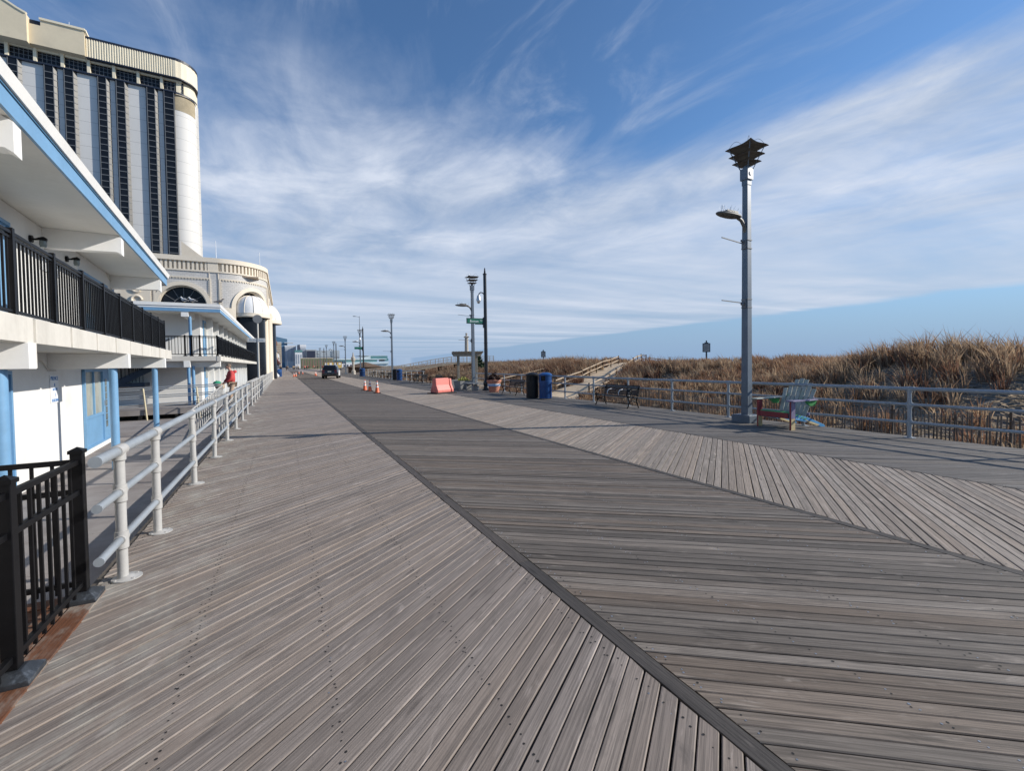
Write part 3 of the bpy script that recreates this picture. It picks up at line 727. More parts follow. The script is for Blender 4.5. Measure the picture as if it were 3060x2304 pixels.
# ------------------------------------------------------------------ near motel
O1 = (-3.47, 18.9, 0); RZ1 = R(4.2)
mo = thing('motel', 'near white two-storey motel with blue roof edge and black balcony railing, on the left', 'motel', O1, RZ1)
WX = -1.15
b = MB(); b.box(-9, WX, -24, -1.58, -.43, 4.44); mo_wall = b.build('wall', 'white', mo, smooth=False)
b = MB(); b.box(-9, 0, -24, .08, 2.0, 2.2); b.build('balcony', 'cream_conc', mo, smooth=False)
nt_y = [-1.34, -2.62, -3.98, -5.30, -6.63, -7.95, -9.26, -10.57, -11.88, -13.2, -14.5]
b = MB(); ys_ = [.07]+nt_y
for a, c in zip(ys_[:-1], ys_[1:]):
    b.box(-.10, .055, c+.09, a-.002, 1.985, 2.275)
    b.box(-.10, .030, c+.001, c+.089, 2.0, 2.262)
b.build('balcony_edge', 'cream_conc', mo, smooth=False, bevel=.006)
b = MB(); b.box(-9.2, .0, -24, -.42, 4.45, 4.56); b.build('soffit', 'soffit', mo, smooth=False)
b = MB(); b.box(-9.2, .03, -24, -.35, 4.561, 4.60); b.build('roof', 'white2', mo, smooth=False)
b = MB()
for a, c in ((-24, -14.02), (-14.0, -7.71), (-7.70, -.36)): b.box(.001, .035, a, c, 4.44, 4.655)
b.box(-9.2, .034, -.359, -.33, 4.44, 4.655)
b.build('fascia', 'blue', mo, smooth=False)
b = MB(); b.box(-.05, .05, -24, -.32, 4.658, 4.685); b.build('drip_edge', 'blue_dk', mo, smooth=False)
b = MB(); pr = [(-.35, 0), (.075, 0), (.115, .125), (.10, .14), (-.35, .05)]
b.prism(pr, (0, -24, 4.687), (1, 0, 0), (0, 0, 1), (0, 1, 0), 23.70); b.build('gravel_stop', 'white2', mo, smooth=False)
for yb in (-12.0, -6.87, -1.62):
    b = MB(); b.prism([(WX, 1.69), (.075, 1.69), (.075, 1.984), (WX, 1.999)], (0, yb-.10, 0), (1, 0, 0), (0, 0, 1), (0, 1, 0), .20); b.build('beam', 'white2', mo, smooth=False, bevel=.006)
    b = MB(); b.prism([(WX, 4.06), (-.05, 4.10), (.03, 4.05), (.03, 4.395), (-.06, 4.449), (WX, 4.449)], (0, yb-.10, 0), (1, 0, 0), (0, 0, 1), (0, 1, 0), .20); b.build('beam', 'white2', mo, smooth=False, bevel=.006)
    b = MB(); b.tube([(-.20, yb, -.42), (-.20, yb, 1.688)], .072, 18); b.build('column', 'blue', mo)
def window_unit(parent, y0, y1, z0, z1, kind):
    """blue timber infill seen on this motel: two panes over a panel, and a door with a strip of glass bricks"""
    ds = max(.6, (y1-y0)*.34); ym = y1-ds
    f = MB(); x = WX+.004; w = .055
    for a, c in ((y0, y0+w), (ym-w/2, ym+w/2), (y1-w, y1)): f.box(x, x+.06, a, c, z0, z1)
    f.box(x, x+.058, y0, y1, z1-.06, z1+.001); f.box(x, x+.058, y0, y1, z0-.001, z0+.05)
    pz = z0+.78 if z0 < 2 else z0+.75
    mid = (y0+ym)/2
    f.box(x, x+.05, y0+w, ym-w/2, pz-.05, pz+.02); f.box(x, x+.05, mid-.03, mid+.03, pz+.02, z1-.06)
    fr = f.build('window_frame', 'blue', parent, smooth=False, bevel=.005)
    p = MB(); p.box(x, x+.02, y0+w, ym-w/2, z0+.05, pz-.05); p.build('panel', 'blue', fr, smooth=False)
    for a, c in ((y0+w, mid-.03), (mid+.03, ym-w/2)):
        g = MB(); g.box(x, x+.012, a, c, pz+.02, z1-.06); g.build('pane', 'blind', fr, smooth=False)
    d = MB(); d.box(x, x+.025, ym+w/2, y1-w, z0+.05, z1-.06); dr = d.build('door', 'blue', parent, smooth=False)
    g = MB(); dz = .19; zz = z0+.35; cy = (ym+y1)/2-.04
    while zz+dz < z1-.25:
        g.box(x+.02, x+.034, cy-.09, cy+.09, zz+.008, zz+dz-.008); zz += dz
    g.build('glass_brick_strip', 'glass_pale', dr, smooth=False)
    h = MB(); h.box(x+.025, x+.06, ym+w/2+.04, ym+w/2+.075, z0+.95, z0+1.1); h.build('handle', 'steel', dr, smooth=False)
window_unit(mo, -4.83, -2.35, -.27, 1.67, 0)
window_unit(mo, -11.3, -8.74, -.27, 1.67, 0)
window_unit(mo, -4.79, -2.34, 2.28, 4.04, 0)
window_unit(mo, -11.2, -8.57, 2.28, 4.10, 0)
b = MB(); b.tube([(WX+.02, -8.2, 1.86), (WX+.02, -7.3, 1.84), (WX+.02, -6.95, 1.66), (WX+.02, -6.6, 1.66)], .013, 6); b.build('conduit', 'cream_conc', mo)
b = MB(); b.tube([(.05, -11.86, 1.70), (.05, -11.86, 2.0)], .02, 6); b.tube([(WX+.015, -2.2, 4.42), (WX+.015, -1.68, 4.25), (WX+.015, -1.66, 2.3)], .012, 6); b.build('conduit', 'cream_conc', mo)
def balcony_rail(parent, p0, p1, posts, z0, h, label_part='railing', face=(1, 0)):
    """black balcony railing between p0 and p1 (local xy); posts at fractions; pickets are part of each panel"""
    p0 = Vector(p0); p1 = Vector(p1); d = (p1-p0)
    Ln = d.length; d.normalize()
    r = MB(); a = (*p0, z0+h-.02); c = (*p1, z0+h-.02)
    r.bar(a, c, .045, .035); r.bar((*p0, z0+h-.075), (*p1, z0+h-.075), .03, .025); r.bar((*p0, z0+.09), (*p1, z0+.09), .032, .03)
    n = int(Ln/.112)
    for i in range(n+1):
        q = p0+d*(Ln*i/n); r.bar((*q, z0+.075), (*q, z0+h-.05), .019, .019, up=(d.x, d.y, 0))
    o = r.build(label_part, 'black', parent, smooth=False)
    for s in posts:
        q = p0+d*s; b = MB(); b.bar((*q, z0), (*q, z0+h+.035), .062, .062, up=(d.x, d.y, 0)); b.bar((*q, z0+.002), (*q, z0+.045), .115, .115, up=(d.x, d.y, 0))
        b.build('post', 'black', o, smooth=False)
    return o
balcony_rail(mo, (-.12, -20), (-.12, -.03), [20-.03-.02-1.308*i for i in range(13)], 2.262, 1.0)
b = MB()
for (y, x, w, h) in ((-2.9, -.72, .35, .22),): pass
# motel roof fittings stand on the roof: things of their own
def w1(x, y, z):
    c, s = math.cos(RZ1), math.sin(RZ1); return (O1[0]+c*x-s*y, O1[1]+s*x+c*y, z)
t = thing('chimney', 'short pale block chimney on the near motel roof edge', 'chimney', w1(-1.10, -1.55, 4.60), RZ1)
b = MB(); b.box(-.24, .24, -.28, .28, 0, .72); b.box(-.27, .27, -.31, .31, .72, .80); b.build('stack', 'white', t, smooth=False, bevel=.01)
t = thing('roof_vent', 'small hooded metal vent on the near motel roof, close to its far corner', 'vent', w1(-.55, -.75, 4.60), RZ1)
b = MB(); b.lathe([(.10, 0), (.10, .30)], n=14); b.build('pipe', 'white2', t)
b = MB(); b.box(-.20, .20, -.18, .18, .36, .42); b.box(-.14, .14, -.13, .13, .30, .36); b.build('hood', 'mullion', t, smooth=False, bevel=.01)
def wall_lamp(label, x, y, z):
    t = thing('wall_lamp', label, 'wall lamp', w1(x, y, z), RZ1, 'wall lamps under the motel eaves')
    b = MB(); b.tube([(0, 0, 0), (.04, 0, 0)], .065, 14); b.build('back_plate', 'black', t)
    b = MB(); b.tube([(.03, 0, 0), (.08, 0, 0), (.12, 0, .015), (.17, 0, .01), (.22, 0, -.01)], [.018, .018, .025, .055, .04], 12); b.build('arm', 'black', t)
    b = MB(); b.lathe([(.05, -.02), (.054, -.09), (.04, -.14), (.01, -.15)], (.175, 0, 0), 14); b.build('glass_jar', 'glass_pale', t)
wall_lamp('black wall lamp on the motel upper wall, left of the blue-lettered sign', WX, -7.58, 4.08)
wall_lamp('black wall lamp on the motel upper wall, right of the blue-lettered sign', WX, -5.62, 4.12)
def wall_sign(label, y, z, w, h, lines, sz, sx=1):
    t = thing('wall_sign', label, 'sign', w1(WX+.004, y, z), RZ1)
    b = MB(); b.box(0, .012, -w/2, w/2, -h/2, h/2); b.build('panel', 'sign_white', t, smooth=False)
    for (txt, dz, s) in lines: lettering(txt, s, 'lettering', 'blue_text', t, (.0145, 0, dz), (R(90), 0, R(90)), sx)
wall_sign('long white sign with blue capitals on the motel upper wall behind the railing', -6.62, 3.82, 1.08, .42, [('STARBOARD ONE', .07, .13)], .13)
wall_sign('white sign with blue letters on the shaded upper part of the ground floor motel wall', -6.68, 1.45, .46, .24, [('PRENCE', .05, .115), ('II', -.08, .09)], .1)
wall_sign('white sign with blue letters half lit by sun, below the other ground floor sign', -6.66, 1.17, .46, .32, [('ROYALE', .11, .075), ('I', .0, .10), ('BUILDING', -.11, .085)], .1)

# ------------------------------------------------------------------ second motel building
E2 = -2.60; F2 = 24.30; B2 = 54.5
m2 = thing('motel', 'further white motel wing with end stairs and blue roof edge, in front of the rotunda', 'motel', (E2, F2, 0))
b = MB(); b.box(-9, -.95, 1.75, B2-F2-.3, -.3, 4.26); b.build('wall', 'white', m2, smooth=False)
b = MB(); b.box(-7, 0, .0, B2-F2, 2.0, 2.12); b.build('balcony', 'cream_conc', m2, smooth=False)
b = MB(); b.box(-4.4, -.045, -.015, .12, 1.985, 2.2); y = .14
while y < B2-F2: b.box(-.1, .02, y, y+1.22, 1.985, 2.2); b.box(-.1, .0, y+1.22, y+1.30, 2.0, 2.19); y += 1.30
b.box(-.1, .04, -.03, .10, 1.96, 2.2); b.build('balcony_edge', 'cream_conc', m2, smooth=False)
b = MB(); b.box(-7, .03, -.0, B2-F2-1.6, 4.26, 4.34); b.build('soffit', 'soffit', m2, smooth=False)
b = MB(); b.box(-7, .08, -.05, B2-F2-1.55, 4.345, 4.40); b.build('roof', 'white2', m2, smooth=False)
b = MB(); b.box(-7, .07, -.045, -.001, 4.20, 4.425); b.box(.032, .07, 0, B2-F2-1.6, 4.20, 4.425); b.build('fascia', 'blue', m2, smooth=False)
b = MB(); b.box(-7, .10, -.075, .02, 4.43, 4.575); b.box(-.1, .099, .021, B2-F2-1.5, 4.43, 4.57); b.build('gravel_stop', 'white2', m2, smooth=False)
b = MB(); b.tube([(-1.10, .14, 2.19), (-1.10, .14, 4.0)], .060, 16); b.build('column', 'blue', m2)
for (x, y) in ((-1.20, .10), (-1.06, .32)):
    b = MB(); b.tube([(x, y, 0), (x, y, 1.75)], .062, 16); b.build('column', 'blue', m2)
b = MB(); b.box(-1.36, -1.12, -.02, 2.0, 1.70, 1.985); b.build('beam', 'white2', m2, smooth=False, bevel=.006)
b = MB(); b.box(-1.40, -1.13, -.02, 2.0, 3.97, 4.258); b.build('beam', 'white2', m2, smooth=False, bevel=.006)
b = MB(); b.box(-6, -.02, .38, .58, 1.70, 1.984); b.build('beam', 'white2', m2, smooth=False, bevel=.006)
b = MB(); b.box(-1.12, -.95, .14, 1.9, 2.2, 2.201); b.build('beam', 'white2', m2, smooth=False)
for lev, (z0, z1) in enumerate(((0.02, 1.9), (2.2, 4.05))):
    y = 2.5; k = 0
    while y < B2-F2-2.2:
        d = MB(); d.box(-.948, -.90, y, y+.80, z0, z1); dr = d.build('door', 'blue', m2, smooth=False, bevel=.006)
        g = MB(); g.box(-.899, -.885, y+.10, y+.70, z1-.75, z1-.12); g.build('pane', 'glass_pale', dr, smooth=False)
        p = MB(); p.box(-.948, -.66, y+1.05, y+1.22, z0, z1+.18); p.build('pier', 'white', m2, smooth=False)
        if k % 2 == 0:
            w = MB(); w.box(-.9485, -.93, y+1.4, y+2.15, z0+.85, z1-.05); w.build('window', 'glass_pale', m2, smooth=False)
        y += 2.35; k += 1
balcony_rail(m2, (-2.35, .05), (-.06, .05), [.03, 1.05, 1.30, 1.60, 2.26], 2.2, .92)
balcony_rail(m2, (-.06, .05), (-.06, B2-F2-.3), [1.5*i for i in range(1, 20)], 2.2, .92)
# stair at the end of the wing
st = MB(); n = 8
for i in range(n):
    st.box(-3.2+i*.19, -2.98+i*.19, 2.0, 2.9, 1.02-i*.13-.08, 1.02-i*.13)
    st.box(-2.98+i*.22-.9, -2.70+i*.22-.9, .9, 1.7, 1.1+i*.13, 1.2+i*.13)
st.bar((-3.2, 1.95, 1.0), (-1.55, 1.95, -.05), .05, .30); st.bar((-3.9, .85, 1.02), (-2.0, .85, 2.1), .05, .28)
st.box(-4.6, -2.95, .85, 2.9, .86, 1.02)
stp = st.build('staircase', paint('dark_blue_steel', (.035, .055, .085), .5, .2, var=.2), m2, smooth=False)
r = MB()
for i in range(14):
    t_ = i/13; r.bar((-3.2+1.65*t_, 1.93, 1.05-1.05*t_), (-3.2+1.65*t_, 1.93, 1.95-1.05*t_), .018, .018)
    r.bar((-3.9+1.9*t_, .83, 1.1+1.05*t_), (-3.9+1.9*t_, .83, 1.95+1.05*t_), .018, .018)
    r.bar((-4.6+1.6*t_, .86, 1.05), (-4.6+1.6*t_, .86, 1.9), .018, .018)
for p, q in (((-3.2, 1.93, 1.95), (-1.55, 1.93, .9)), ((-3.9, .83, 1.95), (-2.0, .83, 3.0)), ((-4.6, .86, 1.9), (-2.95, .86, 1.9))): r.bar(p, q, .04, .04)
r.build('handrail', 'black', stp, smooth=False)
b = MB(); b.box(-6, -2.9, 2.92, 3.0, -.3, 2.0); b.build('screen_wall', 'white2', m2, smooth=False)
b = MB(); b.box(-1.55, -1.30, .02, .18, 3.6, 3.9); 
# raised deck in front of that wing and the ramp that climbs to it
pf = MB(); pf.box(-12, -1.42, 22.6, 56, -.16, 0.0); pf.box(-12, -1.42, 22.58, 22.72, -.22, .004)
tag(pf.build('platform', 'walk', smooth=False), kind='structure')
pp = MB()
for x in (-7.6, -6.4, -5.2, -4.0, -2.8): pp.box(x-.06, x+.06, 22.75, 22.88, -.75, -.16)
pp.box(-12, -1.5, 23.6, 23.7, -.75, -.16); pp.bar((-7.5, 22.7, -.55), (-2.2, 22.7, -.42), .05, .14)
tag(pp.build('platform_base', 'fascia_wood', smooth=False), kind='structure')
rm = MB(); rm.add([(-2.35, 14, -.495), (-1.45, 14, -.495), (-1.45, 22.57, -.005), (-2.35, 22.57, -.005), (-2.35, 14, -.60), (-1.45, 14, -.60), (-1.45, 22.57, -.15), (-2.35, 22.57, -.15)],
                   [(0, 1, 2, 3), (0, 4, 5, 1), (1, 5, 6, 2), (3, 2, 6, 7), (0, 3, 7, 4)])
tag(rm.build('ramp', 'walk', smooth=False), kind='structure')
t = thing('pipe_railing', 'grey multi-rail pipe railing with leaning ochre posts before the raised motel deck', 'railing', (-2.4, 22.62, 0))
for z in (.95, .87, .62, .54, .28, .20):
    b = MB(); b.tube([(-5.5, 0, z-.16), (-3.2, 0, z-.08), (0, 0, z+.02)], .020, 8); b.build('rail', 'silver', t)
for x in (-4.6, -2.62, -.85):
    b = MB(); b.tube([(x-.02, -.02, .86), (x+.10, -.12, -.45)], .030, 10); b.build('post', 'ochre_pipe', t)
    b = MB(); b.box(x+.02, x+.2, -.2, -.06, -.5, -.43); b.build('foot', 'rust', t, smooth=False)
def ramp_rail(label, x, y0, y1, zf):
    t = thing('ramp_railing', label, 'railing', (x, y0, 0))
    b = MB(); n = 24; pts = [(0, (y1-y0)*i/n, zf(y0+(y1-y0)*i/n)+.93) for i in range(n+1)]
    b.tube([(0, -.10, zf(y0)+.18), (0, -.24, zf(y0)+.5), (0, -.18, zf(y0)+.85)]+pts, .022, 8); b.build('rail', 'silver_w', t)
    b = MB(); b.tube([(0, p[1], p[2]-.78) for p in pts], .018, 8); b.build('rail', 'silver_w', t)
    m = int((y1-y0)/.42)
    for i in range(m+1):
        y = (y1-y0)*i/m; z = zf(y0+y)
        b = MB(); b.tube([(0, y, z+.15), (0, y, z+.93)], .0165, 7); b.build('picket', 'silver_w', t)
zf = lambda y: -.5+min(1, max(0, (y-14)/8.57))*.5
ramp_rail('white picketed ramp railing with curved lower end behind the left pipe railing', -1.56, 14.2, 22.4, zf)
ramp_rail('white picketed ramp railing on the motel side of the ramp', -2.32, 15.2, 22.4, zf)
ramp_rail('white picketed railing along the raised deck, between the man in red and the rotunda', -1.62, 25.2, 46.0, lambda y: 0)
# gulls and a pigeon on that roof
def bird(label, x, y, z, rz, m, s=1.0):
    t = thing('bird', label, 'bird', (x, y, z), rz)
    b = MB(); b.tube([(-.20, 0, .10), (-.12, 0, .125), (-.02, 0, .14), (.08, 0, .165), (.12, 0, .215), (.135, 0, .25), (.16, 0, .27), (.185, 0, .265), (.20, 0, .26)], [.008*s, .03*s, .062*s, .058*s, .034*s, .026*s, .032*s, .026*s, .01*s], 12); bo = b.build('body', m, t)
    b = MB(); b.tube([(.195, 0, .262), (.245, 0, .245)], [.011, .002], 6); b.build('beak', 'beak', bo)
    for sgn in (-1, 1):
        b = MB(); b.tube([(.01, sgn*.025, .10), (.015, sgn*.025, .005), (.05, sgn*.025, .0)], .006, 5); b.build('leg', 'beak', t)
        b = MB(); b.prism([(.07, .0), (.02, .035), (-.12, .01), (-.25, -.03), (-.14, -.04), (.0, -.045)], (0, sgn*.055, .145), (1, 0, 0), (0, 0, 1), (0, sgn, 0), .008); b.build('wing', 'gull_grey', t)
bird('left one of two white gulls before the dark arched window', -3.86, 24.36, 4.576, R(150), 'gull', 1.1)
bird('right one of two white gulls before the dark arched window', -3.56, 24.36, 4.576, R(155), 'gull', 1.1)
bird('dark pigeon at the corner of the further motel roof', -2.57, 24.38, 4.576, R(15), 'gull_grey')

# ------------------------------------------------------------------ rotunda of the hotel
ROX, ROY, ROR = -6.35, 60.0, 4.70
def pth(s, off=0., z=0.):
    if s <= 0: return (ROX+s, ROY-off, z)
    if s < ROR*PI/2:
        a = -PI/2+s/ROR; return (ROX+(ROR+off)*math.cos(a), ROY+ROR+(ROR+off)*math.sin(a), z)
    return (ROX+ROR+off, ROY+ROR+s-ROR*PI/2, z)
ro = thing('rotunda', 'pale tiled rotunda with fluted parapet, arched windows and white dome awnings', 'building', (0, 0, 0))
ARCH = [(-3.3, 2.22), (3.75, 2.12), (12.3, 2.12)]; SPR = 8.55
S_END = 40.
def stations(s0, s1, step=.25):
    l = set(np.round(np.arange(s0, s1+1e-6, step), 4))
    for c, r in ARCH:
        for i in range(41): l.add(round(c-r*math.cos(PI*i/40), 4))
        l.add(round(c-r-.001, 4)); l.add(round(c+r+.001, 4))
    return sorted(x for x in l if s0 <= x <= s1)
def zbot(s):
    for c, r in ARCH:
        if abs(s-c) <= r: return SPR+math.sqrt(max(0, r*r-(s-c)**2))
    return 0
def wall_strip(mb, ss, zb, zt, off0, off1, m=0):
    """wall between offsets off0 (inner) and off1 (outer)"""
    n = len(ss); o = len(mb.v)
    for s in ss:
        a, c = zb(s) if callable(zb) else zb, zt(s) if callable(zt) else zt
        mb.v += [pth(s, off1, a), pth(s, off1, c), pth(s, off0, c), pth(s, off0, a)]
    for i in range(n-1):
        for j in range(4):
            mb.f.append((o+i*4+j, o+(i+1)*4+j, o+(i+1)*4+(j+1) % 4, o+i*4+(j+1) % 4)); mb.m.append(m)
    mb.f += [(o+3, o+2, o+1, o), (o+(n-1)*4, o+(n-1)*4+1, o+(n-1)*4+2, o+(n-1)*4+3)]; mb.m += [m, m]
SS = stations(-30, S_END, .3)
b = MB(); wall_strip(b, SS, zbot, 12.45, -.75, 0); b.build('wall', 'tile', ro, ang=20)
b = MB(); wall_strip(b, SS, 12.45, 13.5, -.6, -.22); b.build('parapet', 'cream', ro, ang=20)
b = MB(); wall_strip(b, SS, 13.5, 14.02, -.7, .16); wall_strip(b, SS, 12.40, 12.56, -.5, .10); wall_strip(b, stations(-.95, .1, .2), 12.56, 13.502, -.2, .05)
b.build('cornice', 'cream', ro, ang=20)
b = MB(); s = -14.
while s < 24:
    if not -1.0 < s < .15:
        a0 = [pth(s, -.222, 12.58), pth(s+.2, -.222, 12.58), pth(s+.2, .02, 12.58), pth(s, .02, 12.58)]
        a1 = [(x, y, 13.49) for x, y, z in a0]; b.add(a0+a1, [(0, 1, 2, 3), (4, 7, 6, 5), (0, 4, 5, 1), (1, 5, 6, 2), (2, 6, 7, 3), (3, 7, 4, 0)])
    s += .40
b.build('fluting', 'cream', ro, smooth=False)
def arch_ring(mb, c, r0, r1, off0, off1, m=0, legs=0):
    pts = [(c-r0*math.cos(PI*i/36), SPR+r0*math.sin(PI*i/36), c-r1*math.cos(PI*i/36), SPR+r1*math.sin(PI*i/36)) for i in range(37)]
    if legs: pts = [(c-r0, SPR-legs, c-r1, SPR-legs)]+pts+[(c+r0, SPR-legs, c+r1, SPR-legs)]
    o = len(mb.v)
    for sa, za, sb_, zb_ in pts: mb.v += [pth(sa, off1, za), pth(sb_, off1, zb_), pth(sb_, off0, zb_), pth(sa, off0, za)]
    for i in range(len(pts)-1):
        for j in range(4): mb.f.append((o+i*4+j, o+i*4+(j+1) % 4, o+(i+1)*4+(j+1) % 4, o+(i+1)*4+j)); mb.m.append(m)
for i, (c, r) in enumerate(ARCH):
    b = MB(); arch_ring(b, c, r+.001, r+.42, -.05, .14, 0, 3.0 if i == 0 else .6); arch_ring(b, c, r-.12, r-.001, -.5, -.30, 0, 3 if i == 0 else 0); b.build('arch_trim', 'cream', ro, ang=25)
    # dark glass set back in the opening
    rg_ = r-.02; g = MB(); out = [(c-rg_, .0)]+[(c-rg_*math.cos(PI*k/30), SPR+rg_*math.sin(PI*k/30)) for k in range(31)]+[(c+rg_, 0)]
    g.v = [pth(s_, -.62, z_) for s_, z_ in out]; g.f = [tuple(range(len(out)))]; g.m = [0]
    win = g.build('window', 'glass_dark', ro, smooth=False)
    k = MB()
    for a in (36, 62, 90, 118, 144):
        ca, sa = math.cos(R(a)), math.sin(R(a)); k.bar(pth(c+.95*ca, -.59, SPR+.95*sa), pth(c+(r-.1)*ca, -.59, SPR+(r-.1)*sa), .05, .05)
    arch_ring(k, c, .93, .99, -.60, -.56)
    k.bar(pth(c-r, -.59, SPR-.9), pth(c+r, -.59, SPR-.9), .06, .06)
    k.build('mullion', 'mullion', win, smooth=False)
# dentilled panel trim
b = MB()
def dline(s0, s1, z): 
    ss = [s0+(s1-s0)*i/24 for i in range(25)]; wall_strip(b, ss, z, z+.12, -.02, .09)
    n = int((s1-s0)/.28)
    for i in range(n):
        p = [pth(s0+.28*i+q, o, z-.12+h) for h in (0, .12) for q in (0, .12) for o in (-.02, .07)]; b.add(p, [(0, 2, 3, 1), (4, 5, 7, 6), (0, 1, 5, 4), (2, 6, 7, 3), (0, 4, 6, 2), (1, 3, 7, 5)])
for s0, s1 in ((-6.1, -.75), (.15, 7.0), (8.6, 16)):
    dline(s0, s1, 11.62)
    for s_ in (s0, s1): 
        wall_strip(b, [s_-.06, s_+.06], 5.0, 11.62, -.02, .09)
        for i in range(20): wall_strip(b, [s_-.06+(.13 if s_ == s0 else -.13), s_+.06+(.13 if s_ == s0 else -.13)], 7.5+i*.2, 7.6+i*.2, -.02, .07)
wall_strip(b, [-.86, -.80], 0, 12.4, -.02, .06); wall_strip(b, [.0, .06], 0, 12.4, -.02, .06)
b.build('panel_trim', 'cream', ro, smooth=False)
# cream piers under the spring line
b = MB()
for s0, s1 in ((.3, 1.6), (5.92, 7.1), (7.7, 8.3), (8.9, 10.1), (14.5, 22)): wall_strip(b, [s0+(s1-s0)*i/8 for i in range(9)], 0, 8.45, -.05, .20)
wall_strip(b, [4.75+i*.15 for i in range(9)], 0, 7.42, -.5, .05); wall_strip(b, [13.2+i*.15 for i in range(9)], 0, 7.42, -.5, .05)
for s_ in (5.3, 6.6, 8.0, 9.5):
    b.lathe([(.34, 0), (.30, .3), (.30, 7.9), (.40, 8.2), (.40, 8.44)], pth(s_, .18, 0), 18)
b.build('pier', 'cream', ro, ang=30)
# blank scrolled relief panel at the far left
b = MB(); b.box(-15.4, -12.4, 59.78, 60.02, 7.0, 11.2)
for i in range(3): b.tube([(-13.6+.42*math.cos(a), 59.74, 10.2-i*1.25+.42*math.sin(a)) for a in [k*PI/8 for k in range(15)]], .13, 8)
b.box(-12.2, -12.0, 59.85, 60, 6, 11.3); b.box(-11.85, -11.6, 59.9, 60, 6, 11.3)
b.build('relief_panel', 'cream', ro)
def dome(c):
    x, y, _ = pth(c, -.42); R0 = 1.92
    prof = [(R0*math.cos(a)**.75 if a < PI/2-.01 else .001, 7.98+2.2*math.sin(a)) for a in [PI/2*i/14 for i in range(15)]]
    b = MB(); b.lathe(prof, (x, y, 0), 36, cap=False); d = b.build('awning', 'dome', ro)
    q = MB()
    for k in range(12): 
        a = 2*PI*k/12+.2; q.tube([(x+(r+.015)*math.cos(a), y+(r+.015)*math.sin(a), z) for r, z in prof], .035, 6)
    q.build('rib', 'cream', d)
    q = MB(); q.lathe([(1.8, 7.50), (1.98, 7.50), (2.03, 7.62), (1.97, 7.80), (1.98, 7.98), (1.84, 8.0)], (x, y, 0), 40, cap=False); q.build('rim', 'cream', d)
    x, y, _ = pth(c, -1.0)
    g = MB(); g.lathe([(1.85, 0), (1.85, 7.6)], (x, y, 0), 36); gl = g.build('window', 'glass_dark', ro)
    q = MB()
    for z in [.4+1.18*i for i in range(7)]: q.lathe([(1.51, z), (1.55, z), (1.55, z+.06), (1.51, z+.06)], (x, y, 0), 36)
    for k in range(18): a = 2*PI*k/18; q.bar((x+1.52*math.cos(a), y+1.52*math.sin(a), 0), (x+1.52*math.cos(a), y+1.52*math.sin(a), 6.6), .035, .035)
    q.lathe([(1.53, 6.4), (1.58, 6.4), (1.58, 7.5), (1.53, 7.5)], (x, y, 0), 36, 1)
    q.build('mullion', ['mullion', 'rubber'], gl, smooth=False)
dome(3.75); dome(12.3)
for i, (x, y, h) in enumerate(((-6.6, 61.2, 2.3), (-2.35, 64.4, 2.1))):
    t = thing('flagpole', ('thin bare white pole on the rotunda roof, above the pilaster', 'thin bare white pole at the curved right end of the rotunda roof')[i], 'pole', (x, y, 12.4))
    b = MB(); b.tube([(0, 0, 0), (0, 0, 1.6+h)], [.05, .025], 8); b.build('shaft', 'sign_white', t)
b = MB(); b.add([(-10.6, 66, 13.2), (-6.0, 66, 13.2), (-10.6, 66, 17.0), (-10.6, 70, 13.2), (-6.0, 70, 13.2), (-10.6, 70, 17.0)], [(0, 1, 2), (3, 5, 4), (0, 2, 5, 3), (1, 4, 5, 2), (0, 3, 4, 1)])
b.build('sloped_roof', 'cream', ro, smooth=False)
b = MB(); b.box(-30, -2.4, 60.6, 98, 12.2, 12.35); b.build('roof', 'f_tan', ro, smooth=False)

# ------------------------------------------------------------------ hotel tower
tw = thing('hotel_tower', 'tall cream and white hotel tower with dark vertical glass bays behind the motel', 'hotel tower', (0, 0, 0))
TY = 120.; ZB, ZT = 10., 61.3
def vstrip(mb, pts, z0, z1, m=0):
    o = len(mb.v); n = len(pts)
    for x, y in pts: mb.v += [(x, y, z0), (x, y, z1)]
    for i in range(n-1): mb.f.append((o+2*i, o+2*i+2, o+2*i+3, o+2*i+1)); mb.m.append(m)
cor = [(-19.55+3.2*math.sin(a), TY+3.2-3.2*math.cos(a)) for a in [PI/2*i/12 for i in range(13)]]
b = MB(); vstrip(b, [(-70, TY), (-21.2, TY), (-19.55, TY)]+cor[1:]+[(-16.35, TY+4.2)], ZB, ZT); 
vstrip(b, [(-16.34, TY+4.2), (-15.95, TY+4.3), (-16.15, TY+5.2), (-21.0, TY+27)], ZB, ZT)
b.add([(-70, TY, ZT), (-19.5, TY, ZT), (-16.4, TY+4, ZT), (-21, TY+27, ZT), (-70, TY+40, ZT)], [(0, 1, 2, 3, 4)])
b.build('wall', 'tower_white', tw, ang=25)
b = MB(); vstrip(b, [(c[0]*1.0+.03, c[1]-.03) for c in cor[:-1]], ZT-3.4, ZT-.02); b.build('weathered_panel', 'weather_tan', tw, ang=25)
PJ = .46
bays = []
xr = -19.66
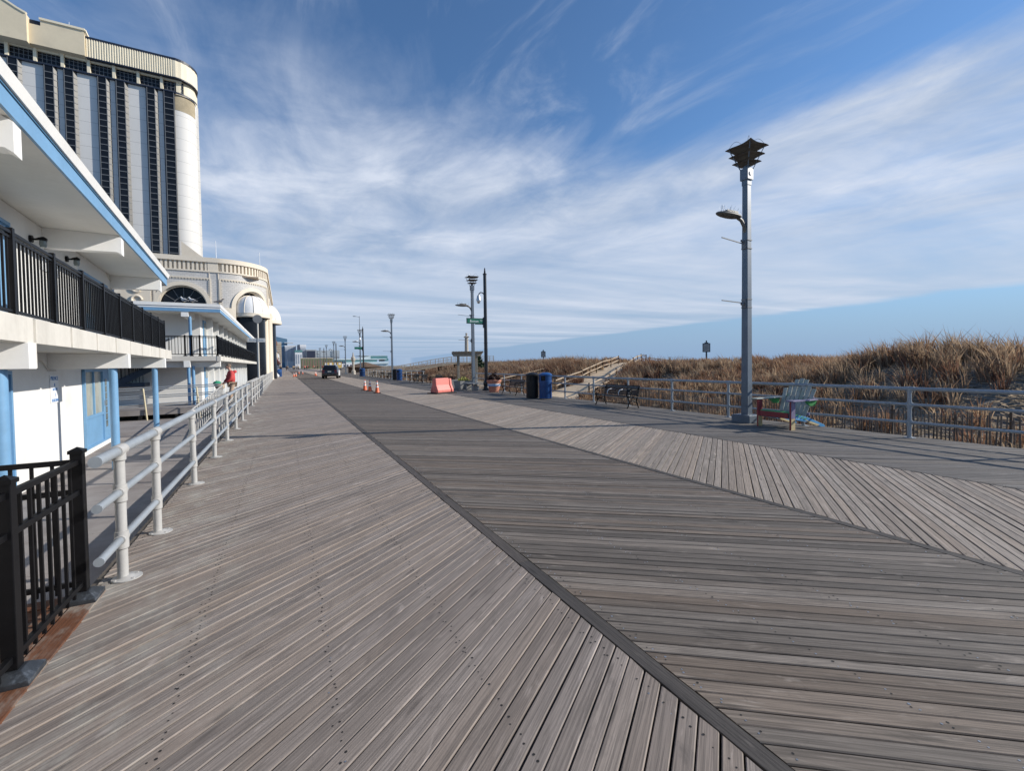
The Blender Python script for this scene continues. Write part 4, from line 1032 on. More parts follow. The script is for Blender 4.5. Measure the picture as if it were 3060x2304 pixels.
def bay(xr, xl, chR, chL):
    b = MB()
    b.box(xl, xr, TY-PJ, TY+.02, ZB, ZT, 0)                                                  # glass front
    b.add([(xr, TY-PJ, ZB), (xr+chR, TY, ZB), (xr+chR, TY, ZT), (xr, TY-PJ, ZT)], [(0, 1, 2, 3)], 2)  # right chamfer
    b.add([(xl-chL, TY, ZB), (xl, TY-PJ, ZB), (xl, TY-PJ, ZT), (xl-chL, TY, ZT)], [(0, 1, 2, 3)], 3)  # left chamfer: the darkness of its unlit side is painted in navy
    z = ZB+.6
    while z < ZT-.2:
        b.box(xl, xr, TY-PJ-.05, TY-PJ-.001, z, z+.13, 1)
        if chR > .2: b.bar((xr+.02, TY-PJ-.02, z), (xr+chR, TY-.02, z), .10, .13, 1)
        z += 1.235
    for x in (xl+.02, xr-.02): b.box(x-.05, x+.05, TY-PJ-.07, TY-PJ-.002, ZB, ZT, 1)
    b.box(xl-chL, xr+chR, TY-PJ-.1, TY, ZT, ZT+.25, 3)
    return b.build('window_bay', ['glass_dark', 'mullion', 'fin', 'navy'], tw, smooth=False)
bay(-19.66, -21.36, .06, .31); bay(-22.93, -24.27, .47, .31)
x = -27.89
for k in range(5):
    bay(x, x-1.38, .44, .29); bay(x-2.93, x-2.93-1.33, .48, .29); x -= 7.95
b = MB(); b.box(-70, -18.0, TY+.35, TY+1, ZT+.3, 64.2, 0)
xx = -70.
while xx < -18.2: b.box(xx-.04, xx+.04, TY+.28, TY+.36, ZT+.3, 64.2, 1); xx += .655
for z in (62.0, 62.75, 63.5): b.box(-70, -18.0, TY+.30, TY+.36, z, z+.08, 1)
b.build('window_band', ['glass_dark', 'mullion'], tw, smooth=False)
b = MB(); b.box(-70, -19.4, TY-.55, TY+.4, ZT, ZT+.28); vstrip(b, [(-19.4, TY-.55)]+[(c[0]+.35*(i/12), c[1]-.5*(1-i/12)) for i, c in enumerate(cor)], ZT-.1, ZT+.3)
b.build('ledge', 'navy', tw, smooth=False)
b = MB()
for i in range(14): xx = -21.75-3.93*i; b.box(xx-.24, xx+.24, TY-.25, TY+.5, ZT+.28, 64.3)
b.box(-70, -18.2, TY-.05, TY+1.2, 63.95, 64.35)
cr2 = [(-19.3+3.0*math.sin(a), TY+3.2-3.0*math.cos(a)) for a in [PI/2*i/10 for i in range(11)]]
vstrip(b, [(-19.3, TY+.2)]+cr2+[(-16.3, TY+6)], ZT, 64.4)
b.build('pier', 'tower_roof', tw, ang=25)
# corrugated parapet wrapping the rounded corner
pp_ = []; s = -33.65
while s < -19.9: pp_ += [(s, TY-1.0), (s+.10, TY-1.12), (s+.24, TY-1.12), (s+.34, TY-1.0)]; s += .40
ra = 4.3
for i in range(13):
    a = PI/2*i/12; q = .06 if i % 2 else 0; pp_.append((-19.6+(ra+q)*math.sin(a)*.87, TY+3.2-(ra+q)*math.cos(a)))
for i in range(40): pp_.append((-15.86-.215*i*.5+(.05 if i % 2 else 0), TY+3.5+i*.5))
b = MB(); vstrip(b, pp_, 64.4, 68.0); b.build('parapet', 'tower_roof', tw, smooth=False)
sm_ = [(x, y-.1) for x, y in ((-33.65, TY-1.0), (-19.7, TY-1.0))]+[(-19.6+(ra+.1)*math.sin(PI/2*i/12)*.87, TY+3.2-(ra+.1)*math.cos(PI/2*i/12)) for i in range(1, 13)]+[(-15.7-4.3, TY+23.5)]
b = MB(); vstrip(b, sm_, 67.95, 68.45); b.add([(x, y, 68.45) for x, y in sm_]+[(-33.65, TY+23, 68.45)], [tuple(range(len(sm_)+1))])
vstrip(b, sm_, 64.18, 64.42); b.add([(x, y, 64.3) for x, y in sm_]+[(-33.65, TY+23, 64.3)], [tuple(range(len(sm_)+1))[::-1]])
b.build('coping', 'navy', tw, smooth=False)
b = MB()
b.box(-41.65, -33.66, TY-1.5, TY+8, 64.3, 68.05); b.box(-40.0, -33.66, TY-1.5, TY+8, 68.05, 69.1)
out = [(-53, 64.1), (-41.66, 64.1), (-41.66, 69.2)]+[(-42-(i*.9), 69.2+2.9*math.sin(PI/2*min(1, i/8.))) for i in range(1, 10)]+[(-53, 72.1)]
b.prism(out, (0, TY-2.3, 0), (1, 0, 0), (0, 0, 1), (0, 1, 0), 10)
b.build('attic', 'tower_cream', tw, smooth=False)
b = MB(); b.box(-40.1, -33.5, TY-1.75, TY+8, 69.1, 69.5)
cv = out[2:-1]
for (p, q) in zip(cv[:-1], cv[1:]): b.bar((p[0], TY-2.2, p[1]+.12), (q[0], TY-2.2, q[1]+.12), .5, .34)
b.bar((-33.5, TY-1.6, 69.3), (-33.1, TY-.2, 67.8), .3, .3)
b.build('attic_coping', 'tower_roof', tw, smooth=False)
b = MB(); b.box(-41.6, -40.05, TY-1.2, TY+5, 68.05, 69.0); b.build('roof_plant', 'navy', tw, smooth=False)
b = MB(); b.tube([(-36.9, TY+2, 69), (-36.9, TY+2, 72.2)], [.06, .03], 6); b.build('aerial', 'sign_white', tw)

# ------------------------------------------------------------------ left side poles, bins, signs
t = thing('street_sign', 'grey street sign on a slim pole at the left boardwalk edge', 'street sign', (-1.52, 34.3, 0))
b = MB(); b.tube([(0, 0, 0), (0, 0, 3.60)], .042, 10); b.build('pole', 'lamp_grey', t)
b = MB(); b.box(-.58, .48, -.02, .02, 3.34, 3.60); p = b.build('panel', paint('grey_sign_panel', (.42, .44, .46), .5, var=.1), t, smooth=False, bevel=.004)
lettering('Boston Ave', .175, 'lettering', 'blue_dk', p, (-.05, -.0215, 3.47), (R(90), 0, 0))
t = thing('round_sign', 'dark round sign disc seen from behind on a tall pale pole beside the rotunda', 'round sign', (-1.62, 37.8, 0))
b = MB(); b.tube([(0, 0, 0), (0, 0, 5.35)], .05, 10); b.build('pole', 'cream_conc', t)
b = MB(); b.tube([(0, -.055, 5.22), (0, -.085, 5.22)], .285, 28); b.build('disc', paint('sign_back_metal', (.095, .095, .09), .5, .4, var=.2), t)
b = MB(); b.tube([(0, -.05, 5.22), (0, -.09, 5.22)], [.31, .31], 28); b.build('rim', 'mullion', t)
t = thing('ornate_lamp', 'dark old-fashioned lamp post with a bracket head by the left blue bin', 'street lamp', (-1.05, 82.5, 0))
b = MB(); b.lathe([(.20, 0), (.18, .5), (.09, .7), (.065, 4.9), (.10, 5.0)], n=12); b.build('pole', 'post_wood', t)
b = MB(); b.lathe([(.08, 4.9), (.22, 5.2), (.26, 5.6), (.12, 5.95), (.03, 6.25)], n=12); b.bar((-.6, 0, 5.2), (0, 0, 5.1), .06, .06); b.sphere((-.6, 0, 5.1), .12, 8); b.build('lamp_head', 'rust', t)
def bin_(name, label, x, y, mat, ring='bin_blue', rz=0., r=.29, h=1.18, group=None, rack=True):
    t = thing(name, label, 'trash bin', (x, y, 0), rz, group)
    b = MB(); b.lathe([(r-.03, .03), (r-.03, h-.1)], n=24); b.build('liner', 'rubber' if rack else mat, t)
    b = MB(); n = 34
    for i in range(n):
        a = 2*PI*i/n; b.bar((r*math.cos(a), r*math.sin(a), .03), (r*math.cos(a), r*math.sin(a), h-.34), .036, .012, up=(math.cos(a), math.sin(a), 0))
        if rack and not (.4 < (a+.3) % (2*PI) < 1.0 or 3.5 < a < 4.1): b.bar((r*math.cos(a), r*math.sin(a), h-.34), (r*math.cos(a), r*math.sin(a), h-.06), .036, .012, up=(math.cos(a), math.sin(a), 0))
    for z in (.05, h-.36): b.lathe([(r-.01, z-.02), (r+.012, z-.02), (r+.012, z+.02), (r-.01, z+.02)], n=28, cap=False)
    b.build('slats', mat, t, smooth=False)
    b = MB(); b.lathe([(r-.02, h-.10), (r+.03, h-.10), (r+.035, h-.04), (r+.01, h-.03), (r-.05, h+.01), (.12, h+.045), (.001, h+.05)], n=28); b.build('lid', ring, t)
    return t
bin_('trash_bin', 'tall black slatted bin with an open side, left of the near blue bin', 10.52, 18.25, 'bin_black', 'bin_black', rz=.4)
bin_('recycling_bin', 'tall blue slatted bin standing right beside the near black bin', 10.86, 17.62, 'bin_blue', 'bin_blue')
bin_('trash_bin', 'dark slatted bin paired with a blue bin, just left of the second street lamp row', 10.90, 49.0, 'bin_black', 'bin_black')
bin_('recycling_bin', 'blue slatted bin paired with the dark bin in the middle distance', 11.02, 47.6, 'bin_blue')
bin_('recycling_bin', 'single blue bin at the foot of the far black camera pole', 10.55, 69.6, 'bin_blue', r=.40)
bin_('recycling_bin', 'small far blue bin seen just left of the parked dark car', 8.9, 112, 'bin_blue', r=.42)
bin_('recycling_bin', 'blue bin on the left boardwalk edge at the end of the white railing', -.72, 80.2, 'bin_blue', r=.47, rack=False)
bin_('recycling_bin', 'blue bin half hidden behind the left edge bin', -.75, 90.5, 'bin_blue', r=.45, rack=False)
t = thing('bag', 'crumpled white bag slumped against the end of the left railing', 'bag', (-1.22, 76.2, 0))
b = MB(); b.sphere((0, 0, .42), .5, 10, sc=(.9, .8, .95)); b.sphere((.35, -.2, .25), .3, 8); b.sphere((.05, .05, .9), .28, 8, sc=(.8, .8, 1.2)); b.build('sack', 'bag', t)

# ------------------------------------------------------------------ street lamps
def street_lamp(name, label, loc, group, detail=True):
    t = thing(name, label, 'street lamp', loc, 0, group)
    b = MB(); b.box(-.265, .265, -.265, .265, 0, .19); b.box(-.245, .245, -.245, .245, .19, .20); b.build('base', 'lamp_grey', t, smooth=False, bevel=.008)
    b = MB(); s0, s1 = .098, .076
    b.add([(-s0, -s0, .2), (s0, -s0, .2), (s0, s0, .2), (-s0, s0, .2), (-s1, -s1, 6.43), (s1, -s1, 6.43), (s1, s1, 6.43), (-s1, s1, 6.43)], [(0, 1, 5, 4), (1, 2, 6, 5), (2, 3, 7, 6), (3, 0, 4, 7), (4, 5, 6, 7)])
    po = b.build('pole', 'lamp_grey', t, smooth=False, bevel=.006)
    b = MB(); b.box(-.085, .085, -.085, .085, 6.36, 6.50); b.box(-.115, .115, -.115, .115, 6.50, 6.80); b.lathe([(.05, 6.8), (.10, 6.8), (.09, 6.86), (.02, 6.9)], n=16)
    b.tube([(0, -.116, 6.65), (0, -.128, 6.65)], .055, 16); b.build('junction_box', 'lamp_grey', t, smooth=False)
    # three stacked wavy louvre plates
    def plate(z0, a, amp):
        b = MB(); n = 14
        def top(u, v, off):
            x, y = (u*2-1), (v*2-1)
            w = amp*(.9*math.cos((x+y)*PI*.62)+.8*x*y-.25*abs(x-y))
            return (x*a, y*a, z0+w+off)
        b.grid(lambda u, v: top(u, v, 0), n, n); b.grid(lambda u, v: top(v, u, -.012), n, n)
        return b.build('louvre', 'lamp_brown', t)
    plate(7.38, .375, .060); plate(7.17, .315, .052); plate(6.98, .255, .045)
    b = MB()
    for a in range(4):
        ca, sa = math.cos(a*PI/2+PI/4), math.sin(a*PI/2+PI/4)
        b.bar((ca*.12, sa*.12, 6.72), (ca*.43, sa*.43, 7.36), .020, .020)
    b.build('strut', 'lamp_grey', t, smooth=False)
    b = MB()
    for a in range(4):
        ca, sa = math.cos(a*PI/2+PI/4), math.sin(a*PI/2+PI/4); p0 = Vector((ca*.45, sa*.45, 7.36)); p1 = Vector((ca*.10, sa*.10, 7.44))
        b.tube([p0.lerp(p1, i/8)+Vector((0, 0, .16*math.sin(PI*i/8))) for i in range(9)], .0055, 5)
    b.build('bird_wire', 'steel', t)
    # arm lamp
    b = MB(); b.tube([(-.05, 0, 5.12), (-.10, 0, 5.26), (-.22, 0, 5.40), (-.40, 0, 5.47)], [.055, .05, .045, .05], 10)
    arm = b.build('arm', 'lamp_brown', t)
    b = MB(); b.sphere((-.72, 0, 5.475), .48, 16, sc=(1, .34, .15)); b.box(-.86, -.45, -.08, .08, 5.53, 5.585); b.build('lamp_head', 'lamp_brown', arm)
    if detail:
        b = MB(); rg = random.Random(9)
        for i in range(34):
            x = -1.08+.78*rg.random(); y = rg.uniform(-.1, .1); z = 5.53
            b.bar((x, y, z), (x+rg.uniform(-.07, .07), y+rg.uniform(-.09, .09), z+rg.uniform(.09, .16)), .0035, .0035)
        b.build('bird_spikes', 'steel', arm, smooth=False)
    for z in (4.82, 3.24):
        b = MB(); b.bar((-.085, 0, z-.03), (-1.0, 0, z+.045 if z > 4 else z), .022, .022); b.bar((-.08, 0, z+.0), (-.22, 0, z+.06 if z > 4 else z-.07), .05, .045)
        b.box(-.095, .095, -.095, .095, z+.06, z+.085); b.box(-.095, .095, -.095, .095, z-.16, z-.135); b.box(-.13, -.08, -.06, .06, z-.16, z+.08)
        b.build('bracket', 'mullion', t, smooth=False)
    b = MB(); b.box(-.02, .06, -.099, -.093, .45, .75); b.build('access_cover', 'lamp_grey', t, smooth=False, bevel=.004)
    return t
G = 'street lamps along the seaward side of the boardwalk'
l1 = street_lamp('street_lamp', 'nearest grey street lamp with stacked wavy louvres, standing beside the painted chair', (11.16, 7.72, 0), G)
index_kids()
lamps = [(11.10, 27.0, 'second nearest grey street lamp, just left of the near black camera pole'), (10.95, 50.7, 'third grey street lamp, rising behind the middle pair of bins'),
         (11.05, 74.6, 'grey street lamp with a slim extra mast on top, next to the far black pole'), (10.85, 92, 'small far street lamp just right of the dark car roof'),
         (10.7, 112.5, 'very small far street lamp, third from the left of the far row'), (10.6, 131.5, 'tiny far street lamp, second from the left of the far row'), (10.5, 154, 'tiniest far street lamp, leftmost of the far row')]
lo = [dup(l1, (x, y, 0), 0, lab) for x, y, lab in lamps]
index_kids()
b = MB(); b.tube([(0, 0, 7.2), (0, 0, 9.6)], [.05, .035], 8); b.tube([(0, 0, 9.45), (-.5, 0, 9.55)], .03, 6); b.sphere((-.75, 0, 9.55), .3, 8, sc=(1, .4, .2)); b.build('mast', 'lamp_grey', lo[2])

# ------------------------------------------------------------------ black camera poles and green street signs
def camera_pole(label, loc, group):
    t = thing('camera_pole', label, 'camera pole', loc, 0, group)
    b = MB(); b.lathe([(.27, 0), (.27, .06), (.20, .12), (.155, .28), (.19, .36), (.20, .52), (.15, .60), (.125, .66), (.115, .74)], n=16); b.build('base', 'pole_black', t)
    b = MB(); b.lathe([(.112, .74), (.098, 7.18), (.125, 7.20), (.125, 7.25), (.09, 7.27)], n=16); b.build('pole', 'pole_black', t)
    b = MB(); b.lathe([(.03, 7.27), (.075, 7.33), (.03, 7.38), (.06, 7.44), (.03, 7.49), (.045, 7.54), (.001, 7.64)], n=14); b.build('finial', 'pole_black', t)
    b = MB(); b.tube([(-.08, 0, 5.98), (-.18, 0, 6.07), (-.30, 0, 6.08), (-.40, 0, 6.0), (-.44, 0, 5.86)], .032, 8); a = b.build('arm', 'pole_black', t)
    b = MB(); b.lathe([(.07, 5.90), (.10, 5.82), (.145, 5.62), (.145, 5.56), (.11, 5.55), (.10, 5.46), (.06, 5.40), (.001, 5.38)], (-.44, 0, 0), 18); b.build('camera', 'steel', a)
    b = MB()
    for z in (2.95, 2.55, 2.42, 2.05): b.lathe([(.107, z), (.120, z), (.120, z+.035), (.107, z+.035)], n=16, cap=False)
    b.box(-.16, -.08, -.05, .05, 3.9, 4.55); b.build('band', 'pole_black', t, smooth=False)
    return t
def green_sign(label, loc, txt):
    t = thing('street_sign', label, 'street sign', loc, 0)
    b = MB(); b.box(-1.16, 0, -.022, .022, .02, .36); b.bar((-.60, 0, 0), (0, 0, 0), .04, .05); f = b.build('frame', paint('dark_green_frame', (.006, .05, .045), .5, var=.1), t, smooth=False, bevel=.005)
    b = MB(); b.box(-1.10, -.06, -.0255, -.022, .07, .31); p = b.build('panel', 'green_sign', t, smooth=False)
    if not txt: return t
    lettering(txt, .20, 'lettering', 'sign_text', p, (-.66, -.0275, .17), (R(90), 0, 0)); lettering('Ave', .10, 'lettering', 'sign_text', p, (-.20, -.0275, .23), (R(90), 0, 0))
    return t
camera_pole('tall black pole with a finial and a hanging camera, behind the terracotta pot', (11.22, 25.2, 0), 'black camera poles')
green_sign('green street sign on the near black camera pole', (11.12, 25.2, 4.12), 'Boston')
camera_pole('far black camera pole with a dark green sign, right of the dark car', (10.9, 70.6, 0), 'black camera poles')
green_sign('dark green sign on the far black camera pole, above the dark car', (10.8, 70.6, 4.12), '')
for (x, y, lab) in ((10.75, 108, 'slim black post left of the far street lamps'), (10.6, 140, 'slim black post furthest along the lamp row')):
    t = thing('black_post', lab, 'post', (x, y, 0)); b = MB(); b.lathe([(.25, 0), (.2, .5), (.12, .7), (.10, 6.6), (.02, 7.0)], n=10); b.build('pole', 'pole_black', t)

# ------------------------------------------------------------------ benches (local: seat faces -x, length along y)
def bench(label, loc, rz, ln, mat, group, arms=2):
    t = thing('bench', label, 'bench', loc, rz, group)
    ys_ = [-ln/2+.05, ln/2-.05]
    def loop(c, r, a0, a1, n=10): return [(c[0]+r*math.cos(a0+(a1-a0)*i/n), c[1], c[2]+r*math.sin(a0+(a1-a0)*i/n)) for i in range(n+1)]
    for y in ys_:
        b = MB()
        b.tube([(-.30, y, 0), (-.24, y, .10), (-.20, y, .24), (-.25, y, .38), (-.29, y, .43)], .021, 8)
        b.tube([(.24, y, 0), (.19, y, .12), (.15, y, .26), (.17, y, .40), (.22, y, .52), (.28, y, .80)], .022, 8)
        b.tube(loop((-.03, y, .09), .19, .35, PI-.35), .017, 8); b.tube([(-.28, y, .42), (.18, y, .39)], .02, 8)
        b.tube(loop((-.03, y, .30), .075, 0, 2*PI, 14), .010, 6)
        b.tube([(-.30, y, .43), (-.33, y, .52), (-.30, y, .62), (-.20, y, .665), (-.02, y, .665), (.12, y, .66), (.24, y, .70)], .021, 8)
        b.tube(loop((-.18, y, .54), .09, 0, 2*PI, 14), .012, 6)
        b.build('end_frame', 'black', t)
    b = MB()
    for i in range(6): x = -.27+i*.088; b.box(x, x+.068, -ln/2, ln/2, .425-.012*i, .450-.012*i)
    b.build('seat', mat, t, smooth=False, bevel=.004)
    b = MB()
    for i in range(5): x0 = .185+i*.022; z0 = .48+i*.073; b.bar((x0, -ln/2, z0), (x0, ln/2, z0), .024, .062)
    b.build('backrest', mat, t, smooth=False, bevel=.003)
    b = MB(); b.tube([(-.02, ys_[0], .14), (-.02, ys_[1], .14)], .013, 6)
    b.build('stretcher', 'black', t)
    for k in range(1, arms+1):
        y = -ln/2+ln*k/(arms+1)
        b = MB(); b.tube([(-.18, y, .44), (-.19, y, .54), (-.13, y, .63), (.0, y, .655), (.20, y, .62)], .016, 8); b.build('armrest', 'steel' if arms == 2 else 'black', t)
    return t
GB = 'benches along the right railing'
bench('black three-seat bench with two silver centre armrests, in front of the dune path railing', (11.12, 12.95, 0), 0, 1.90, 'bench', GB, 2)
b2 = bench('dark grey iron-armed bench between the terracotta pot and the near bins', (10.92, 21.0, 0), 0, 1.68, 'bench_grey', GB, 0)
index_kids()
for y, lab in ((34.6, 'far bench nearest to the pink barrier'), (38.6, 'far bench, second beyond the pink barrier'), (41.3, 'far bench just right of the middle pair of bins'),
               (53.2, 'far bench just left of the middle pair of bins'), (57.5, 'distant bench, second left of the middle bins'), (63.2, 'most distant bench, beside the far camera pole')):
    dup(b2, (10.95, y, 0), 0, lab)

# ------------------------------------------------------------------ big painted adirondack chair, facing the boardwalk at an angle
ch = thing('adirondack_chair', 'big worn adirondack chair painted red, green and white beside the nearest lamp', 'chair', (10.96, 6.62, 0), R(175))
# local: +x is forward, y to the left
def board(mb, p0, p1, w, t_, m=0, up=(0, 0, 1)): mb.bar(p0, p1, w, t_, m, up)
for s in (-1, 1):
    b = MB(); b.box(.20, .335, s*.43-.021, s*.43+.021, 0, .68); leg = b.build('front_leg', 'chair_red', ch, smooth=False, bevel=.004)
    b = MB(); b.box(.198, .332, s*.43-.0235*(-s if s > 0 else 1)-.003, s*.43-.0235*(-s if s > 0 else 1)+.003, .0, .30)
    yo = s*.43-.024; yi = s*.43+.024
    for yy in (yo, yi):
        q = MB(); q.box(.199, .333, yy-.003, yy+.003, .002, .27); q.build('painted_foot', 'chair_cream', leg, smooth=False)
        q = MB(); q.box(.199, .333, yy-.003, yy+.003, .275, .675); q.build('painted_panel', 'chair_pur' if s > 0 else 'chair_red', leg, smooth=False)
    b = MB(); b.prism([(.30, .26), (.30, .40), (-.35, .27), (-.95, .055), (-1.02, .0), (-.86, .0), (-.40, .14)], (0, s*.36-.02, 0), (1, 0, 0), (0, 0, 1), (0, 1, 0), .04)
    st_ = b.build('stringer', 'chair_blue', ch, smooth=False, bevel=.004)
    b = MB(); b.prism([(-.25, .215), (-.45, .165), (-.80, .06), (-.70, .04), (-.40, .13)], (0, s*.36-.024, 0), (1, 0, 0), (0, 0, 1), (0, 1, 0), .048); b.build('painted_sand', 'chair_cream', st_, smooth=False)
    b = MB(); b.prism([(.42, -.09), (.42, .09), (-.10, .085), (-.52, .05), (-.52, -.05), (-.10, -.085)], (0, s*.47, .68), (1, 0, 0), (0, 1, 0), (0, 0, 1), .03)
    ar = b.build('armrest', 'chair_pur' if s > 0 else 'chair_w', ch, smooth=False, bevel=.004)
    b = MB(); b.prism([(-.10, .675), (-.52, .675), (-.46, .55), (-.30, .55)], (0, s*.47-.02, 0), (1, 0, 0), (0, 0, 1), (0, 1, 0), .04); b.build('arm_bracket', 'chair_grn', ar, smooth=False)
b = MB(); b.box(.31, .345, -.375, .375, .27, .40); b.build('front_rail', 'chair_red', ch, smooth=False, bevel=.004)
b = MB()
for i in range(6): x = .26-i*.105; z = .405-i*.034; b.bar((x, -.39, z), (x, .39, z), .092, .025, up=(.3, 0, 1))
b.build('seat', 'chair_grn', ch, smooth=False, bevel=.003)
dirb = Vector((-.40, 0, .92)).normalized()
for i in range(7):
    y = (i-3)*.118; ln = 1.06-.030*(i-3)**2; p0 = Vector((-.30, y*.82, .22)); p1 = p0+dirb*ln+Vector((0, y*.22, 0))
    b = MB(); b.bar(p0, p1, .026, .098, up=(0, 1, 0))
    o = b.build('back_slat', 'chair_w', ch, smooth=False, bevel=.006)
for z in (.34, .72):
    p = Vector((-.30, 0, .22))+dirb*((z-.22)/.92)+Vector((-.035, 0, 0)); b = MB(); b.bar((p.x, -.40, p.z), (p.x, .40, p.z), .03, .07); b.build('back_rail', 'chair_pur', ch, smooth=False)

# ------------------------------------------------------------------ cones, barrier
def cone(label, x, y, rz=0):
    t = thing('traffic_cone', label, 'traffic cone', (x, y, 0), rz, 'orange traffic cones')
    b = MB(); b.box(-.185, .185, -.185, .185, 0, .035); b.build('base', 'rubber', t, smooth=False, bevel=.01)
    r = lambda z: .135-.112*(z-.035)/.70
    b = MB(); b.lathe([(r(.035)+.01, .035), (r(.06), .06), (r(.33), .33)], n=20); b.lathe([(r(.43), .43), (r(.50), .50)], n=20); b.lathe([(r(.66), .66), (r(.72), .72), (r(.735)*.7, .735)], n=20); c = b.build('body', 'cone', t)
    for z0, z1 in ((.331, .429), (.501, .659)):
        b = MB(); b.lathe([(r(z0)+.002, z0), (r(z1)+.002, z1)], n=20, cap=False); b.build('collar', 'cone_white', t)
    return t
c0 = cone('orange cone nearest the camera, right one of the group of three', 4.97, 27.3)
index_kids()
for i, (x, y, lab) in enumerate(((4.90, 29.4, 'orange cone in the middle of the group of three'), (4.78, 30.6, 'orange cone at the left of the group of three'), (1.45, 78, 'left cone of the far pair on the left seam, past the blue bin'),
                                 (1.78, 80, 'right cone of the far pair on the left seam'), (4.9, 82, 'far cone left of the dark car, front one of its pair'), (5.0, 86, 'far cone left of the dark car, rear one of its pair'),
                                 (3.0, 108, 'left cone of the most distant pair in the dark lane'), (3.6, 104, 'right cone of the most distant pair in the dark lane'))):
    dup(c0, (x, y, 0), i*.7, lab)
bt = thing('barrier', 'faded pink plastic water-filled barrier on a black rubber foot', 'barrier', (8.12, 24.55, 0), R(-64))
b = MB(); prof = [(-.30, .06), (-.30, .20), (-.17, .50), (-.13, .88), (.13, .88), (.17, .50), (.30, .20), (.30, .06)]
b.prism(prof, (0, -.62, 0), (1, 0, 0), (0, 0, 1), (0, 1, 0), 1.02); 
b.prism([(-.25, .06), (-.25, .20), (-.12, .46), (-.085, .85), (.085, .85), (.12, .46), (.25, .20), (.25, .06)], (0, .40, 0), (1, 0, 0), (0, 0, 1), (0, 1, 0), .10)
b.prism([(-.30, .06), (-.30, .20), (-.16, .50), (-.11, .84), (.11, .84), (.16, .50), (.30, .20), (.30, .06)], (0, .50, 0), (1, 0, 0), (0, 0, 1), (0, 1, 0), .16)
body = b.build('body', 'barrier', bt, smooth=False, bevel=.03)
for y in (-.36, .10):
    b = MB(); b.sphere((-.185, y, .48), .07, 10, sc=(.5, 1, .8)); b.build('lens', 'barrier_hot', body)
    b = MB(); b.tube([(-.150, y-.10, .66), (-.148, y, .72), (-.150, y+.10, .66)], .022, 6); b.build('slot', 'rubber', body)
b = MB()
for y in (-.5, -.28, -.06, .16, .36): b.box(-.312, -.28, y-.035, y+.035, .10, .34)
b.build('groove', paint('barrier_shadow_pink', (.50, .12, .10), .6), body, smooth=False)
b = MB(); b.box(-.40, .42, -.80, .78, .003, .06); b.build('foot', 'rubber', bt, smooth=False, bevel=.015)

# ------------------------------------------------------------------ dark patrol car seen from behind
cv_ = thing('car', 'black patrol sports utility car with white doors, parked facing away on the boardwalk', 'car', (5.75, 64.3, 0), R(-11))
def loft(mb, secs, m=0):
    n = len(secs[0]); o = len(mb.v)
    for s_ in secs: mb.v += [tuple(p) for p in s_]
    for i in range(len(secs)-1):
        for j in range(n): mb.f.append((o+i*n+j, o+i*n+(j+1) % n, o+(i+1)*n+(j+1) % n, o+(i+1)*n+j)); mb.m.append(m)
    mb.f += [tuple(o+j for j in range(n))[::-1], tuple(o+(len(secs)-1)*n+j for j in range(n))]; mb.m += [m, m]
def ring(y, hw, z0, z1, r=.10, tum=0.):
    p = []
    for sx, sz, a0 in ((1, 0, -PI/2), (1, 1, 0), (-1, 1, PI/2), (-1, 0, PI)):
        for k in range(4):
            a = a0+PI/2*k/3; cx = sx*(hw-r-(tum if sz else 0)); cz = z1-r if sz else z0+r
            p.append((cx+r*math.cos(a), y, cz+r*math.sin(a)))
    return p
b = MB(); loft(b, [ring(-2.45, .86, .42, .78, .12), ring(-2.40, .93, .34, 1.02, .12), ring(-2.2, .98, .30, 1.10, .12, .02), ring(-1.0, 1.0, .28, 1.10, .10, .03), ring(1.0, 1.0, .28, 1.08, .10, .04), ring(1.9, .97, .30, 1.04, .12, .05), ring(2.4, .90, .36, .94, .14, .05)])
bo = b.build('body', 'suv', cv_, ang=50)
b = MB(); loft(b, [ring(-2.30, .86, 1.05, 1.16, .03), ring(-2.10, .86, 1.05, 1.64, .10, .10), ring(-1.85, .86, 1.05, 1.76, .10, .12), ring(.2, .88, 1.05, 1.78, .10, .13), ring(.75, .88, 1.05, 1.70, .10, .13), ring(1.45, .88, 1.0, 1.09, .03)])
b.build('cabin', 'suv', cv_, ang=50)
b = MB(); b.add([(-.72, -2.315, 1.13), (.72, -2.315, 1.13), (.62, -2.135, 1.60), (-.62, -2.135, 1.60)], [(0, 1, 2, 3)])
for s in (-1, 1): b.add([(s*.895, -1.85, 1.14), (s*.905, .8, 1.14), (s*.80, .35, 1.64), (s*.80, -1.7, 1.64)], [(0, 1, 2, 3)])
b.build('window', 'glass_dark', cv_, smooth=False)
for s in (-1, 1):
    b = MB(); b.box(s*.99, s*1.012, -1.15, .95, .36, 1.08); d = b.build('door', 'suv_white', cv_, smooth=False, bevel=.01)
    b = MB(); b.box(s*1.012, s*1.03, -.4, -.2, .9, .94); b.build('handle', 'suv', d, smooth=False)
    b = MB(); b.box(s*.60, s*.93, -2.46, -2.38, .98, 1.10); b.box(s*.62, s*.88, -2.475, -2.40, .74, .84); b.build('tail_light', 'tail', cv_, smooth=False, bevel=.01)
    b = MB(); b.sphere((s*1.12, .72, 1.16), .15, 8, sc=(.9, .5, .7)); b.build('mirror', 'suv', cv_)
    for y in (-1.5, 1.5):
        b = MB(); b.tube([(s*.74, y, .36), (s*1.0, y, .36)], .36, 24); w = b.build('wheel', 'tyre', cv_, ang=30)
        b = MB(); b.tube([(s*.99, y, .36), (s*1.008, y, .36)], .22, 18); b.build('rim', 'rim', w)
b = MB(); b.box(-.9, .9, -2.52, -2.40, .40, .66); b.build('bumper', 'suv', cv_, smooth=False, bevel=.04)
b = MB(); b.box(-.22, .22, -2.475, -2.44, .86, 1.0); b.build('number_plate', 'plate', cv_, smooth=False)

